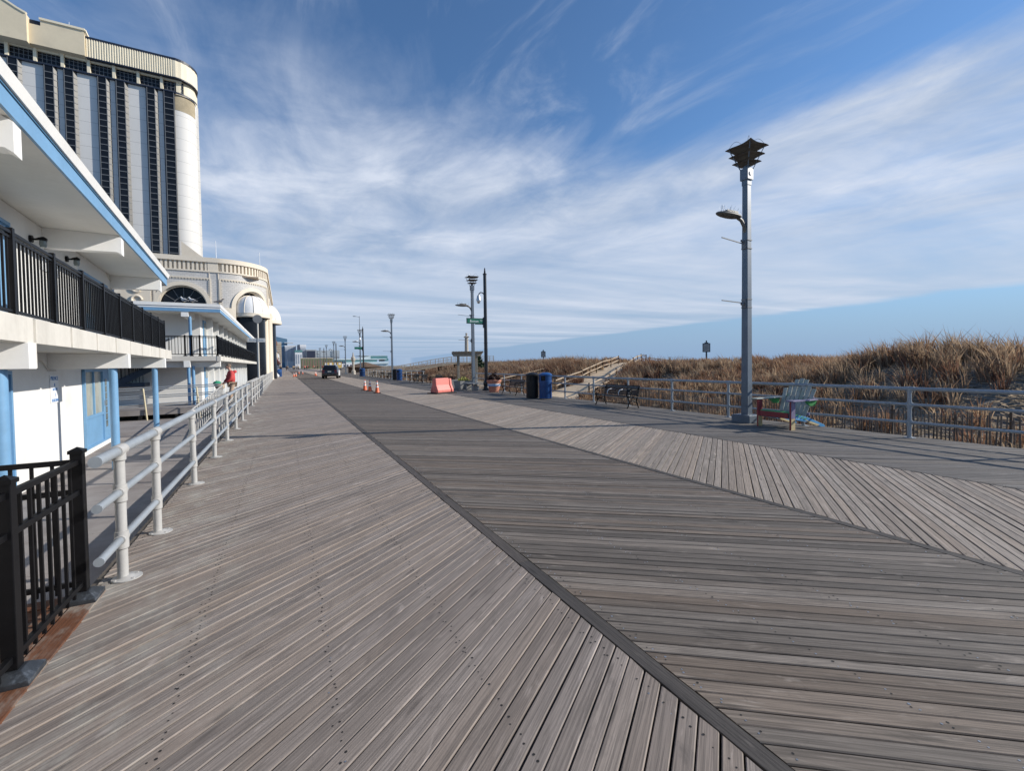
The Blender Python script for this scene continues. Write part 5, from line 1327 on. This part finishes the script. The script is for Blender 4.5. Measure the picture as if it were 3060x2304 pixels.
# ------------------------------------------------------------------ planters, pot, stone bench, arbor, column
def leaves(mb, c, rad, n, size, seed, m=0, up=.6):
    rg = np.random.default_rng(seed)
    for _ in range(n):
        a, e = rg.uniform(0, 2*PI), rg.uniform(0, 1); r = rad*math.sqrt(e)
        p = Vector((c[0]+r*math.cos(a), c[1]+r*math.sin(a), c[2]+rg.uniform(0, up)*(1.1-e)))
        d = Vector((rg.normal(), rg.normal(), abs(rg.normal())*.8+.2)).normalized()*size*rg.uniform(.6, 1.4); w = d.cross(Vector((rg.normal(), rg.normal(), rg.normal()))).normalized()*size*.35
        mb.add([p, p+d*.5+w, p+d, p+d*.5-w], [(0, 1, 2, 3)], m)
def planter(label, x, y, rz, plant, seed):
    t = thing('planter', label, 'planter', (x, y, 0), rz)
    b = MB(); b.add([(-.42, -.42, 0), (.42, -.42, 0), (.42, .42, 0), (-.42, .42, 0), (-.50, -.50, .56), (.50, -.50, .56), (.50, .50, .56), (-.50, .50, .56), (-.44, -.44, .56), (.44, -.44, .56), (.44, .44, .56), (-.44, .44, .56), (-.44, -.44, .48), (.44, -.44, .48), (.44, .44, .48), (-.44, .44, .48)],
                    [(3, 2, 1, 0), (0, 1, 5, 4), (1, 2, 6, 5), (2, 3, 7, 6), (3, 0, 4, 7), (4, 5, 9, 8), (5, 6, 10, 9), (6, 7, 11, 10), (7, 4, 8, 11), (8, 9, 13, 12), (9, 10, 14, 13), (10, 11, 15, 14), (11, 8, 12, 15), (12, 13, 14, 15)])
    b.build('tub', 'conc', t, smooth=False, bevel=.01)
    b = MB(); leaves(b, (0, 0, .48), .42, 340, .10, seed, up=.30); b.build('plant', plant, t, smooth=False)
planter('square concrete planter with yellow-green flowers behind the stone bench', 10.62, 27.6, .1, 'leaf_yel', 3)
planter('pale square planter half hidden behind the pink barrier', 10.75, 30.6, .0, 'leaf_red', 4)
t = thing('flower_pot', 'big terracotta pot with a painted blue band and dark withered plant', 'flower pot', (10.95, 23.5, 0))
b = MB(); b.lathe([(.27, 0), (.33, .26), (.36, .36)], n=26); b.lathe([(.375, .50), (.39, .60), (.43, .61), (.44, .72), (.40, .73), (.37, .62)], n=26); pt = b.build('tub', 'terra', t)
b = MB(); b.lathe([(.361, .36), (.372, .44)], n=26, cap=False); b.build('band', 'pot_blue', pt)
b = MB(); b.lathe([(.372, .44), (.377, .50)], n=26, cap=False); b.build('band', 'pot_white', pt)
b = MB(); leaves(b, (0, 0, .66), .36, 420, .13, 8, up=.42); b.build('plant', 'leaf_red', t, smooth=False)
t = thing('stone_bench', 'low grey stone bench on two slab feet in front of the square planter', 'bench', (10.55, 26.0, 0))
b = MB(); b.box(-.24, .24, -.85, .85, .39, .48); b.build('seat', 'conc', t, smooth=False, bevel=.01)
for y in (-.55, .55): b = MB(); b.prism([(-.18, 0), (.18, 0), (.13, .39), (-.13, .39)], (0, y-.09, 0), (1, 0, 0), (0, 0, 1), (0, 1, 0), .18); b.build('leg', 'conc', t, smooth=False, bevel=.01)
t = thing('arbor', 'weathered timber beach arbor with slatted top and a stone post above, behind the planters', 'arbor', (14.75, 37.4, .02), R(-12))
for x in (-.78, .86):
    for y in (-.25, .25):
        b = MB(); b.box(x-.075, x+.075, y-.075, y+.075, 0, 2.36); b.build('post', 'arbor', t, smooth=False, bevel=.008)
b = MB()
for y in (-.36, .36): b.prism([(-1.32, 2.60), (-1.15, 2.36), (1.22, 2.36), (1.38, 2.60), (1.38, 2.66), (-1.32, 2.66)], (0, y-.03, 0), (1, 0, 0), (0, 0, 1), (0, 1, 0), .06)
b.build('beam', 'arbor', t, smooth=False)
b = MB()
for i in range(12): x = -1.25+i*.235; b.prism([(-.75, .0), (-.68, -.05), (.68, -.05), (.75, 0), (.75, .09), (-.75, .09)], (x, 0, 2.70), (0, 1, 0), (0, 0, 1), (1, 0, 0), .05)
b.build('slats', 'arbor', t, smooth=False)
b = MB(); b.lathe([(.19, 2.78), (.175, 2.9), (.155, 4.05)], n=8); b.box(-.21, .21, -.21, .21, 4.05, 4.14); b.lathe([(.18, 4.14), (.08, 4.22), (.05, 4.27)], n=10); b.sphere((0, 0, 4.36), .105, 12); b.build('finial_post', 'stone', t, smooth=False)
t = thing('monument', 'small far grey stone pillar beside the distant street lamps', 'monument', (12.4, 93, -.2))
b = MB(); b.lathe([(.45, 0), (.42, .8), (.22, 1.0), (.24, 2.6), (.42, 2.9), (.40, 3.4), (.16, 3.8), (.06, 4.5)], n=8); b.build('shaft', 'stone', t, smooth=False)

# ------------------------------------------------------------------ split rail fences beside the sand path
def hz(x, y): return float(height(np.array([x]), np.array([y]))[0])
def split_fence(label, pts, ph=.95, step=2.6, every=True, fade=.0):
    x0, y0 = pts[0]; t = thing('split_rail_fence', label, 'fence', (x0, y0, hz(x0, y0)))
    P = []; 
    for (a, c) in zip(pts[:-1], pts[1:]):
        n = max(1, round(math.dist(a, c)/step)); P += [(a[0]+(c[0]-a[0])*i/n, a[1]+(c[1]-a[1])*i/n) for i in range(n)]
    P.append(pts[-1]); rg = random.Random(len(P)); Z = [hz(*p) for p in P]
    for (x, y), z in zip(P, Z):
        b = MB(); b.box(-.065, .065, -.05, .05, -.3, ph+rg.uniform(-.03, .04)); o = b.build('post', 'post_wood', t, smooth=False, bevel=.01)
        o.location = (x-x0, y-y0, z-hz(x0, y0)); o.rotation_euler = (rg.uniform(-.03, .03), rg.uniform(-.03, .03), rg.uniform(0, 1))
    b = MB()
    for h in (ph-.13, ph-.55):
        for (p, z, q, zz) in zip(P[:-1], Z[:-1], P[1:], Z[1:]):
            a = (p[0]-x0, p[1]-y0, z+h-hz(x0, y0)+rg.uniform(-.02, .02)); c = (q[0]-x0, q[1]-y0, zz+h-hz(x0, y0)+rg.uniform(-.02, .02)); mdl = [(a[i]+c[i])/2 for i in range(3)]
            b.tube([a, mdl, c], [.045, .062, .045], 6)
    b.build('rails', 'rail_wood', t, ang=60)
split_fence('split rail fence of pale timber on the left side of the sandy dune path', [tuple(p) for p in PATH_L[1:5]])
split_fence('split rail fence of pale timber on the right side of the sandy dune path', [tuple(p) for p in PATH_R[1:5]]+[(36.4, 37.4)])
split_fence('low split rail fence along the dune crest, right of the path top', [(36.7, 37.2), (38.7, 36.2), (41.2, 35.0), (43.0, 34.2)], .75, 2.4)
split_fence('short split rail fence sloping up the dune behind the black camera pole', [(18.5, 39.5), (22.5, 40.5), (26.5, 41.5)], .8, 3.5)
# sand fence of thin upright slats
def slat_fence(label, pts, mat, sp=.086, h=1.05, group=None):
    x0, y0 = pts[0]; t = thing('sand_fence', label, 'fence', (x0, y0, 0)); rg = np.random.default_rng(7); b = MB()
    wires = []
    for (a, c) in zip(pts[:-1], pts[1:]):
        n = int(math.dist(a, c)/sp)
        for i in range(n):
            f = i/n; x, y = a[0]+(c[0]-a[0])*f, a[1]+(c[1]-a[1])*f; z = hz(x, y); dx = rg.normal(0, .022); hh = h+rg.normal(0, .045)
            if rg.random() < .04: continue
            x += .05*math.sin(y*.9)
            b.bar((x-x0, y-y0, z-.05), (x-x0+dx, y-y0+rg.normal(0, .03), z+hh), 0.009, .034 if rg.random() < .5 else .027, up=(0, 1, 0))
            if i % 28 == 0:
                pm = MB(); pm.bar((x-x0+.05, y-y0, z-.2), (x-x0+.05, y-y0, z+h+.12), .05, .08); pm.build('stake', 'post_wood', t, smooth=False)
            if i % 4 == 0: wires.append((x-x0, y-y0, z))
    b.build('slats', mat, t, smooth=False)
    w = MB()
    for zz in (.2, .6, .95):
        if len(wires) > 1: w.tube([(p[0], p[1], p[2]+zz) for p in wires], .006, 4)
    w.build('wire', 'mullion', t); return t
slat_fence('thin brown slatted sand fence at the foot of the dune, behind the right railing', [(15.7, -4), (15.9, 4), (16.1, 12), (16.5, 17), (17.6, 22)], 'slat')
slat_fence('weathered pale slatted fence along the dune crest behind the dune sign', [(40.6, 37.9), (45, 35.4), (49, 33.0), (54.5, 30.2)], 'slat_grey', .16, .9)
def dune_sign(label, x, y, ztop):
    z = hz(x, y); t = thing('dune_sign', label, 'sign', (x, y, z), R(-45)); h = ztop-z
    b = MB(); b.box(-.07, .07, -.07, .07, -.3, h-1.15); b.build('post', 'dsign', t, smooth=False)
    b = MB(); b.box(-.36, .36, -.06, .06, h-1.18, h-.28); b.box(-.18, .18, -.06, .06, h-.28, h-.20); b.box(-.06, .06, -.05, .05, h-.2, h); b.build('frame', 'dsign', t, smooth=False)
    b = MB(); b.box(-.28, .28, -.075, -.06, h-1.10, h-.36); p = b.build('panel', 'dsign_face', t, smooth=False)
    l = MB()
    for i in range(6): l.box(-.22, .22-.06*(i % 3), -.078, -.0755, h-.50-.09*i, h-.475-.09*i)
    l.build('text_lines', 'dsign', p, smooth=False)
dune_sign('dark framed notice sign on the dune crest, right of the path top', 38.3, 30.9, 3.72)
dune_sign('small dark framed notice sign on the dune crest, above the near bins', 36.6, 59.9, 3.75)

# ------------------------------------------------------------------ timber walkway bridge over the far dune
br = thing('footbridge', 'long timber walkway with railings climbing over the far dune', 'footbridge', (12, 75, 0))
pr_ = [(0, 0), (5, .38), (12, 1.55), (14.8, 1.92), (22.5, 2.02)]
b = MB()
for (a, c) in zip(pr_[:-1], pr_[1:]):
    b.bar((a[0], -.95, a[1]-.12), (c[0], -.95, c[1]-.12), .12, .30); b.bar((a[0], .95, a[1]-.12), (c[0], .95, c[1]-.12), .12, .30); b.bar((a[0], 0, a[1]), (c[0], 0, c[1]), 2.1, .05)
b.build('deck', 'bridge', br, smooth=False)
def pz(x): return float(np.interp(x, [p[0] for p in pr_], [p[1] for p in pr_]))
b = MB(); x = 0.
while x <= 22.5:
    for y in (-.98, .98): b.bar((x, y, pz(x)-.1), (x, y, pz(x)+1.05), .09, .09)
    x += 1.5
for y in (-.98, .98):
    for (a, c) in zip(pr_[:-1], pr_[1:]):
        for h in (1.06, .62, .25): b.bar((a[0], y, a[1]+h), (c[0], y, c[1]+h), .10 if h > 1 else .045, .05)
x = 0.
while x < 22.5: b.bar((x, -1.0, pz(x)+.05), (x, -1.0, pz(x)+1.0), .03, .03); x += .3
b.build('handrail', 'bridge', br, smooth=False)
b = MB()
for x in (3.5, 6.5, 9.5, 12.5, 15.5, 18.5, 21.5):
    for y in (-.8, .8): b.bar((x, y, -1.4), (x, y, pz(x)-.1), .22, .22)
    b.bar((x, -1.1, pz(x)-.34), (x, 1.1, pz(x)-.34), .2, .2)
b.build('pile', 'post_wood', br, smooth=False)
t = thing('evergreen_bush', 'small dark green pine bush with a bare top sprig on the dune by the arbor', 'bush', (27.2, 64, hz(27.2, 64)))
b = MB(); leaves(b, (0, 0, .3), 1.25, 900, .32, 5, up=1.6); leaves(b, (0, 0, 1.6), .5, 200, .3, 6, up=1.0); b.build('crown', 'leaf_grn', t, smooth=False)
b = MB(); b.tube([(0, 0, -.3), (.05, 0, 1.2), (0, .1, 2.9)], [.12, .07, .02], 6); b.tube([(0, .05, 2.4), (.4, .1, 3.0)], [.03, .01], 5); b.tube([(0, .05, 2.3), (-.35, .1, 2.95)], [.03, .01], 5); b.build('trunk', 'post_wood', t)

# ------------------------------------------------------------------ people
def skin_body(name, verts, edges, radii, mat, parent, sub=1, root=0):
    me = bpy.data.meshes.new(name); me.from_pydata(verts, edges, [])
    o = bpy.data.objects.new(name, me); COL.objects.link(o)
    sk = o.modifiers.new('skin', 'SKIN'); sk.use_smooth_shade = True
    for i, r in enumerate(radii):
        me.skin_vertices[0].data[i].radius = (r if isinstance(r, tuple) else (r, r)); 
    me.skin_vertices[0].data[root].use_root = True
    if sub: s_ = o.modifiers.new('sub', 'SUBSURF'); s_.levels = sub; s_.render_levels = sub
    dg = bpy.context.evaluated_depsgraph_get(); m2_ = bpy.data.meshes.new_from_object(o.evaluated_get(dg)); m2_.name = name
    o.modifiers.clear(); o.data = m2_; m2_.materials.clear(); m2_.materials.append(M[mat] if isinstance(mat, str) else mat); m2_.shade_smooth()
    o.parent = parent; return o
def person(label, x, y, z, rz, top, legs, hair='hair', stride=.16, bend=0., detail=False, arms=None, s=1.0, group=None):
    """faces +x locally; bend leans the trunk forward"""
    t = thing('person', label, 'person', (x, y, z), rz, group); t.scale = (s, s, s)
    hip = Vector((0, 0, .93)); up = Vector((math.sin(bend), 0, math.cos(bend)))
    ch_ = hip+up*.30; sh = hip+up*.50; nk = hip+up*.575+Vector((.01, 0, 0)); hd = nk+Vector((.05+bend*.10, 0, .15)); 
    LA = arms or [((.02, .21, -.27), (.10, .22, -.52)), ((.06, -.21, -.26), (.17, -.19, -.50))]
    v = [hip, ch_, sh, nk, hd-Vector((.01, 0, .05)), hd+Vector((0, 0, .03)), hd+Vector((-.01, 0, .085))]; e = [(0, 1), (1, 2), (2, 3), (3, 4), (4, 5), (5, 6)]; r = [(.15, .115), (.155, .11), (.12, .09), .052, .075, .088, .06]
    for sgn, (el, wr) in zip((1, -1), LA):
        i = len(v); s0 = sh+Vector((0, sgn*.17, -.03)); v += [s0, s0+Vector(el)-Vector((0, sgn*.17, 0)), s0+Vector(wr)-Vector((0, sgn*.17, 0))]
        hv = (v[-1]-v[-2]).normalized(); v += [v[-1]+hv*.07]; e += [(2, i), (i, i+1), (i+1, i+2), (i+2, i+3)]; r += [.062, .045, .032, .036]
        for k in range(5):
            off = Vector((.012*(k-2), sgn*(.02 if k == 0 else -.0), 0)); v.append(v[i+3]+hv*(.045 if k == 0 else .075-.006*abs(k-2))+off*1.6+Vector((.012, 0, 0))); e.append((i+3, len(v)-1)); r.append(.010)
    for sgn in (1, -1):
        i = len(v); f = sgn*stride
        v += [Vector((0, sgn*.095, .88)), Vector((f*.55+.03, sgn*.095, .50)), Vector((f-.01, sgn*.095, .10)), Vector((f+.02, sgn*.10, .045)), Vector((f+.16, sgn*.11, .035))]
        e += [(0, i), (i, i+1), (i+1, i+2), (i+2, i+3), (i+3, i+4)]; r += [.088, .062, .045, .045, .032]
    body = skin_body('body', v, e, r, 'skin', t, 1)
    # clothing follows the body
    w = 1.17
    tv = [hip-up*.08, ch_, sh, nk-Vector((0, 0, .03))]; te = [(0, 1), (1, 2), (2, 3)]; tr = [(.215, .165), (.225, .165), (.18, .135), .08]
    for k, j in enumerate((7, 16)):
        i = len(tv); tv += [v[j], v[j+1], v[j+2]]; te += [(2, i), (i, i+1), (i+1, i+2)]; tr += [.10, .082, .062]
    skin_body('jacket', tv, te, tr, top, t, 1)
    lv = [hip]; le = []; lr_ = [(.160, .125)]
    for j in (25, 30):
        i = len(lv); lv += [v[j], v[j+1], v[j+2]]; le += [(0, i), (i, i+1), (i+1, i+2)]; lr_ += [.105, .080, .066]
    skin_body('trousers', lv, le, lr_, legs, t, 1)
    for j in (28, 33):
        b = MB(); p = v[j]; b.sphere((p.x+.06, p.y, .045), .12, 8, sc=(1.15, .42, .38)); b.build('shoe', 'shoe', t)
    b = MB(); b.sphere((hd.x-.022, 0, hd.z+.035), .102, 12, sc=(.98, .86, 1.0)); b.build('hair', hair, t)
    f = MB(); f.sphere((hd.x+.052, 0, hd.z-.005), .055, 10, sc=(.75, 1.1, 1.5)); f.sphere((hd.x+.098, 0, hd.z-.01), .018, 6, sc=(1, .7, 1.3)); f.build('face', 'skin', t)
    for sgn in (-1, 1):
        q = MB(); q.sphere((hd.x+.088, sgn*.032, hd.z+.018), .010, 6); q.build('eye', 'shoe', t)
        q = MB(); q.sphere((hd.x-.005, sgn*.088, hd.z-.005), .028, 6, sc=(.6, .35, 1)); q.build('ear', 'skin', t)
    q = MB(); q.box(hd.x+.088, hd.x+.096, -.022, .022, hd.z-.060, hd.z-.052); q.build('mouth', 'barrier', t, smooth=False)
    return t
man = person('man in a red hooded jacket and khaki trousers looking down on the raised motel deck', -2.10, 23.75, 0.0, R(200), 'jacket', 'khaki', stride=.10, bend=.10,
             arms=[((.03, .21, -.27), (.20, .12, -.42)), ((.05, -.21, -.27), (.22, -.10, -.42))], s=1.03)
q = MB(); q.tube([(-.06, -.15, 1.40), (-.13, 0, 1.43), (-.06, .15, 1.40)], [.05, .075, .05], 8); q.build('hood', 'jacket', man)
t = thing('bag', 'round tan bundle with a green top held low in front of the man in red', 'bag', (-2.55, 23.62, .70))
b = MB(); b.sphere((0, 0, .12), .19, 14, sc=(1, .8, .85)); bb = b.build('bundle', 'cloth_tan', t)
b = MB(); b.sphere((-.10, .0, .26), .15, 10, sc=(1.1, .7, .8)); b.add([(-.22, 0, .2), (-.12, .05, .42), (-.14, -.05, .10)], [(0, 1, 2)]); b.build('top', 'cloth_green', bb)
person('person in a lime high-visibility vest far up the left side, walking', -2.6, 118, 0, R(90), 'cloth_hi', 'cloth_dk', s=1.15)
person('person in dark clothes walking far up the boardwalk beside the lime vest', -.55, 112, 0, R(95), 'cloth_dk', 'cloth_dk', s=1.08)
base_p = person('distant walker in dark clothes, alone on the pale left strip', 1.0, 190, 0, R(80), 'cloth_dk', 'cloth_dk', s=1.1)
alt = person('distant walker in a tan coat among the far crowd, left end', 5.6, 205, 0, R(100), 'cloth_tan', 'cloth_dk', s=1.1)
alt2 = person('distant walker in a red jacket among the far crowd', 8.2, 215, 0, R(270), 'jacket', 'cloth_dk', s=1.1)
index_kids()
rg = random.Random(4)
for i in range(22):
    src = (base_p, alt, alt2)[i % 3 if i % 5 else 0]
    d_ = dup(src, (rg.uniform(1.5, 18), rg.uniform(210, 330), 0), rg.uniform(0, 6.28), 'one of the tiny people in the far crowd before the green stands')
    d_['group'] = 'people in the far crowd'
for p_ in (alt, alt2): p_['group'] = 'people in the far crowd'

# ------------------------------------------------------------------ far skyline
def block(name, label, x0, x1, y, dep, h, mat, wins=None, cap=None, z0=-.5):
    t = thing(name, label, 'building', ((x0+x1)/2, y, 0)); w = (x1-x0)/2
    b = MB(); b.box(-w, w, 0, dep, z0, h); b.build('wall', mat, t, smooth=False)
    if wins:
        kind, wm, n, lo, hi = wins; b = MB()
        for i in range(n):
            if kind == 'v': a = -w+2*w*(i+.28)/n; b.box(a, a+2*w/n*.5, -.12, -.01, lo, hi)
            else: z = lo+(hi-lo)*(i+.25)/n; b.box(-w*.96, w*.96, -.12, -.01, z, z+(hi-lo)/n*.5)
        if kind == 'v':
            m = int(dep/4)
            for i in range(m): b.box(w+.01, w+.12, dep*(i+.3)/m, dep*(i+.75)/m, lo, hi)
        b.build('window', wm, t, smooth=False)
    if cap:
        cm, ch = cap; b = MB(); b.box(-w-.3, w+.3, -.3, dep+.3, h, h+ch); b.build('roof', cm, t, smooth=False)
    return t
t = thing('tower', 'far blue glass slab with a slanting roof, just right of the cream rotunda wall', 'building', (-1, 700, 0))
b = MB(); b.prism([(-8, 0), (6.6, 0), (6.6, 40.2), (-8, 43.6)], (0, 0, 0), (1, 0, 0), (0, 0, 1), (0, 1, 0), 30); b.build('wall', 'f_glass', t, smooth=False)
b = MB(); b.box(3, 14, -2, 10, 34.5, 35.3); b.build('ledge', 'f_white', t, smooth=False)
t = block('tower', 'far beige rounded block in front of the blue glass slab', -8, -1.6, 560, 14, 28.4, 'f_beige', ('h', 'f_tan', 9, 5, 27), ('f_white', .6))
block('tower', 'far white hotel with many dark vertical window stripes', 2.2, 14.5, 620, 26, 26.2, 'f_white', ('v', 'f_stripe', 8, 8, 25), ('f_white', 1.6))
block('tower', 'lower wing with blue-grey glass beside the far striped hotel', -2, 2.0, 630, 20, 27, 'f_glass', ('v', 'f_stripe', 2, 6, 25))
t = block('tower', 'far slim white tower with a dark blue shaded side', 18.8, 25.2, 600, 24, 25.0, 'f_white', ('v', 'f_stripe', 6, 5, 24), ('f_white', 3.2))
b = MB(); b.box(-6, -3.21, -.2, 24, 0, 27.9); b.build('side_slab', 'f_navy', t, smooth=False)
block('building', 'small white gabled building with a dark mural between the two far towers', 11.2, 18.0, 520, 12, 16.5, 'f_white', ('v', 'f_stripe', 3, 4, 14), ('f_teal', 2.2))
t = block('building', 'wide grey building carrying a big dark screen, right of the slim tower', 24.8, 36, 585, 20, 21.5, 'f_grey', ('h', 'f_greyd', 4, 1, 9))
b = MB(); b.box(-4.9, 4.3, -.6, -.1, 10.5, 20); b.build('screen', 'f_screen', t, smooth=False)
t = block('building', 'broad far grey block with darker bays, behind the teal pier hall', 37, 68, 640, 40, 22.5, 'f_grey', ('h', 'f_greyd', 3, 9, 14))
b = MB()
for x0, x1 in ((-15, -11), (5.2, 8.6)): b.box(x0, x1, -.5, -.1, 13.5, 21.5)
b.build('dark_bay', 'f_greyd', t, smooth=False)
t = thing('pier_hall', 'long low far pier hall with white roofs and teal bands', 'building', (36, 590, 0))
for nm, mt, bx in (('wall', 'f_tealw', (-4, 86, 0, 40, 0, 6.0)), ('teal_band', 'f_teal', (-3, 72, -.4, 41, 6.0, 8.8)), ('roof', 'f_tealw', (-4, 84, -1, 42, 8.8, 10.2)),
                   ('teal_band', 'f_teal', (62, 85.5, -.2, 40, 10.2, 13.6)), ('roof', 'f_tealw', (50, 83, -.4, 41, 13.6, 14.1)), ('teal_band', 'f_teal', (82, 86.5, -.5, 40, 7.0, 10.2)), ('base', 'f_tealw', (-4, 87, -1.5, 42, 3.2, 6.01))):
    b = MB(); b.box(*bx); b.build(nm, mt, t, smooth=False)
b = MB(); b.add([(44, -.5, 10.2), (64, -.5, 10.2), (64, -.5, 13.7), (44, 40, 10.2), (64, 40, 10.2), (64, 40, 13.7)], [(0, 1, 2), (3, 5, 4), (0, 2, 5, 3)]); b.build('sloped_roof', 'f_tealw', t, smooth=False)
b = MB()
for x in range(14, 33, 3): b.box(x, x+1.8, -2, -1.6, 2.5, 7.5)
b.build('window', 'f_navy', t, smooth=False)
t = block('stands', 'far green-netted stands with a pale roof line above the crowd', 13.5, 39, 420, 14, 8.0, 'f_green', ('v', 'f_brown', 12, .8, 7), ('f_beige', .7))
t = block('shop', 'small far yellow beach shop left of the dark car roof', 30, 44, 400, 10, 4.6, 'f_yellow', ('v', 'f_white', 4, 2.4, 4.0), ('f_roof', .4))
block('shop', 'low far white shop front beyond the green-netted stands', 40, 62, 470, 14, 3.4, 'f_white', ('v', 'f_navy', 7, .4, 2.6))
hh = [(104, 12, 10.5, 'f_brown', 'dark brown brick shop front right after the cream rotunda wall'), (128, 26, 7.5, 'f_maroon', 'far maroon shop front on the left side of the boardwalk'), (160, 34, 11.5, 'f_tan', 'far tan building on the left side, beyond the maroon shop'),
      (200, 40, 8.5, 'f_grey', 'far grey shop row on the left side of the boardwalk'), (250, 50, 9.5, 'f_beige', 'far beige shop with a brown roof on the left side'), (310, 60, 7.0, 'f_brown', 'far brown pavilion with a hipped roof at the end of the left shops'), (390, 60, 12.0, 'f_white', 'furthest white shop front at the end of the left row')]
for y, dep, h, mt, lab in hh:
    t = block('shop', lab, -26, -2.4-.002*y, y, dep, h, mt, None, ('f_roof' if mt != 'f_grey' else 'f_greyd', .6))
    b = MB(); k = int(dep/7)
    for i in range(k): b.box((-2.4-.002*y+26)/2+.02, (-2.4-.002*y+26)/2+.15, 2+i*7, 6+i*7, .4, 3.0)
    b.build('shop_window', 'f_navy', t, smooth=False)
    b = MB(); b.box((-2.4+26)/2-.05, (-2.4+26)/2+1.3, 1, dep-1, 3.1, 3.6); b.build('awning', 'f_maroon' if int(y) % 3 else 'f_white', t, smooth=False)
for i, (x, y, h) in enumerate(((7.5, 300, 9), (12, 330, 8), (-1.2, 260, 8), (2.5, 340, 7), (22, 380, 9), (28, 390, 9))):
    t = thing('flag_mast', 'one of the thin far masts standing among the crowd and stands', 'mast', (x, y, 0), 0, 'thin far masts'); b = MB(); b.tube([(0, 0, 0), (0, 0, h)], [.14, .08], 6); b.build('shaft', 'mullion', t)
# seaward dunes and scrub beyond the bridge
t = thing('pavilion', 'low far brown sand mound behind the far camera pole', 'building', (23.5, 150, -.6))  # pavilion-shaped stand-in for the low brown sand mound
b = MB(); b.lathe([(4.6, 0), (4.6, 1.5), (5.6, 1.7), (.3, 3.3)], n=8, sx=1.1, sy=.8); b.build('roof', paint('dark_brown_mound', (.13, .085, .055), .9, var=.3), t, smooth=False)
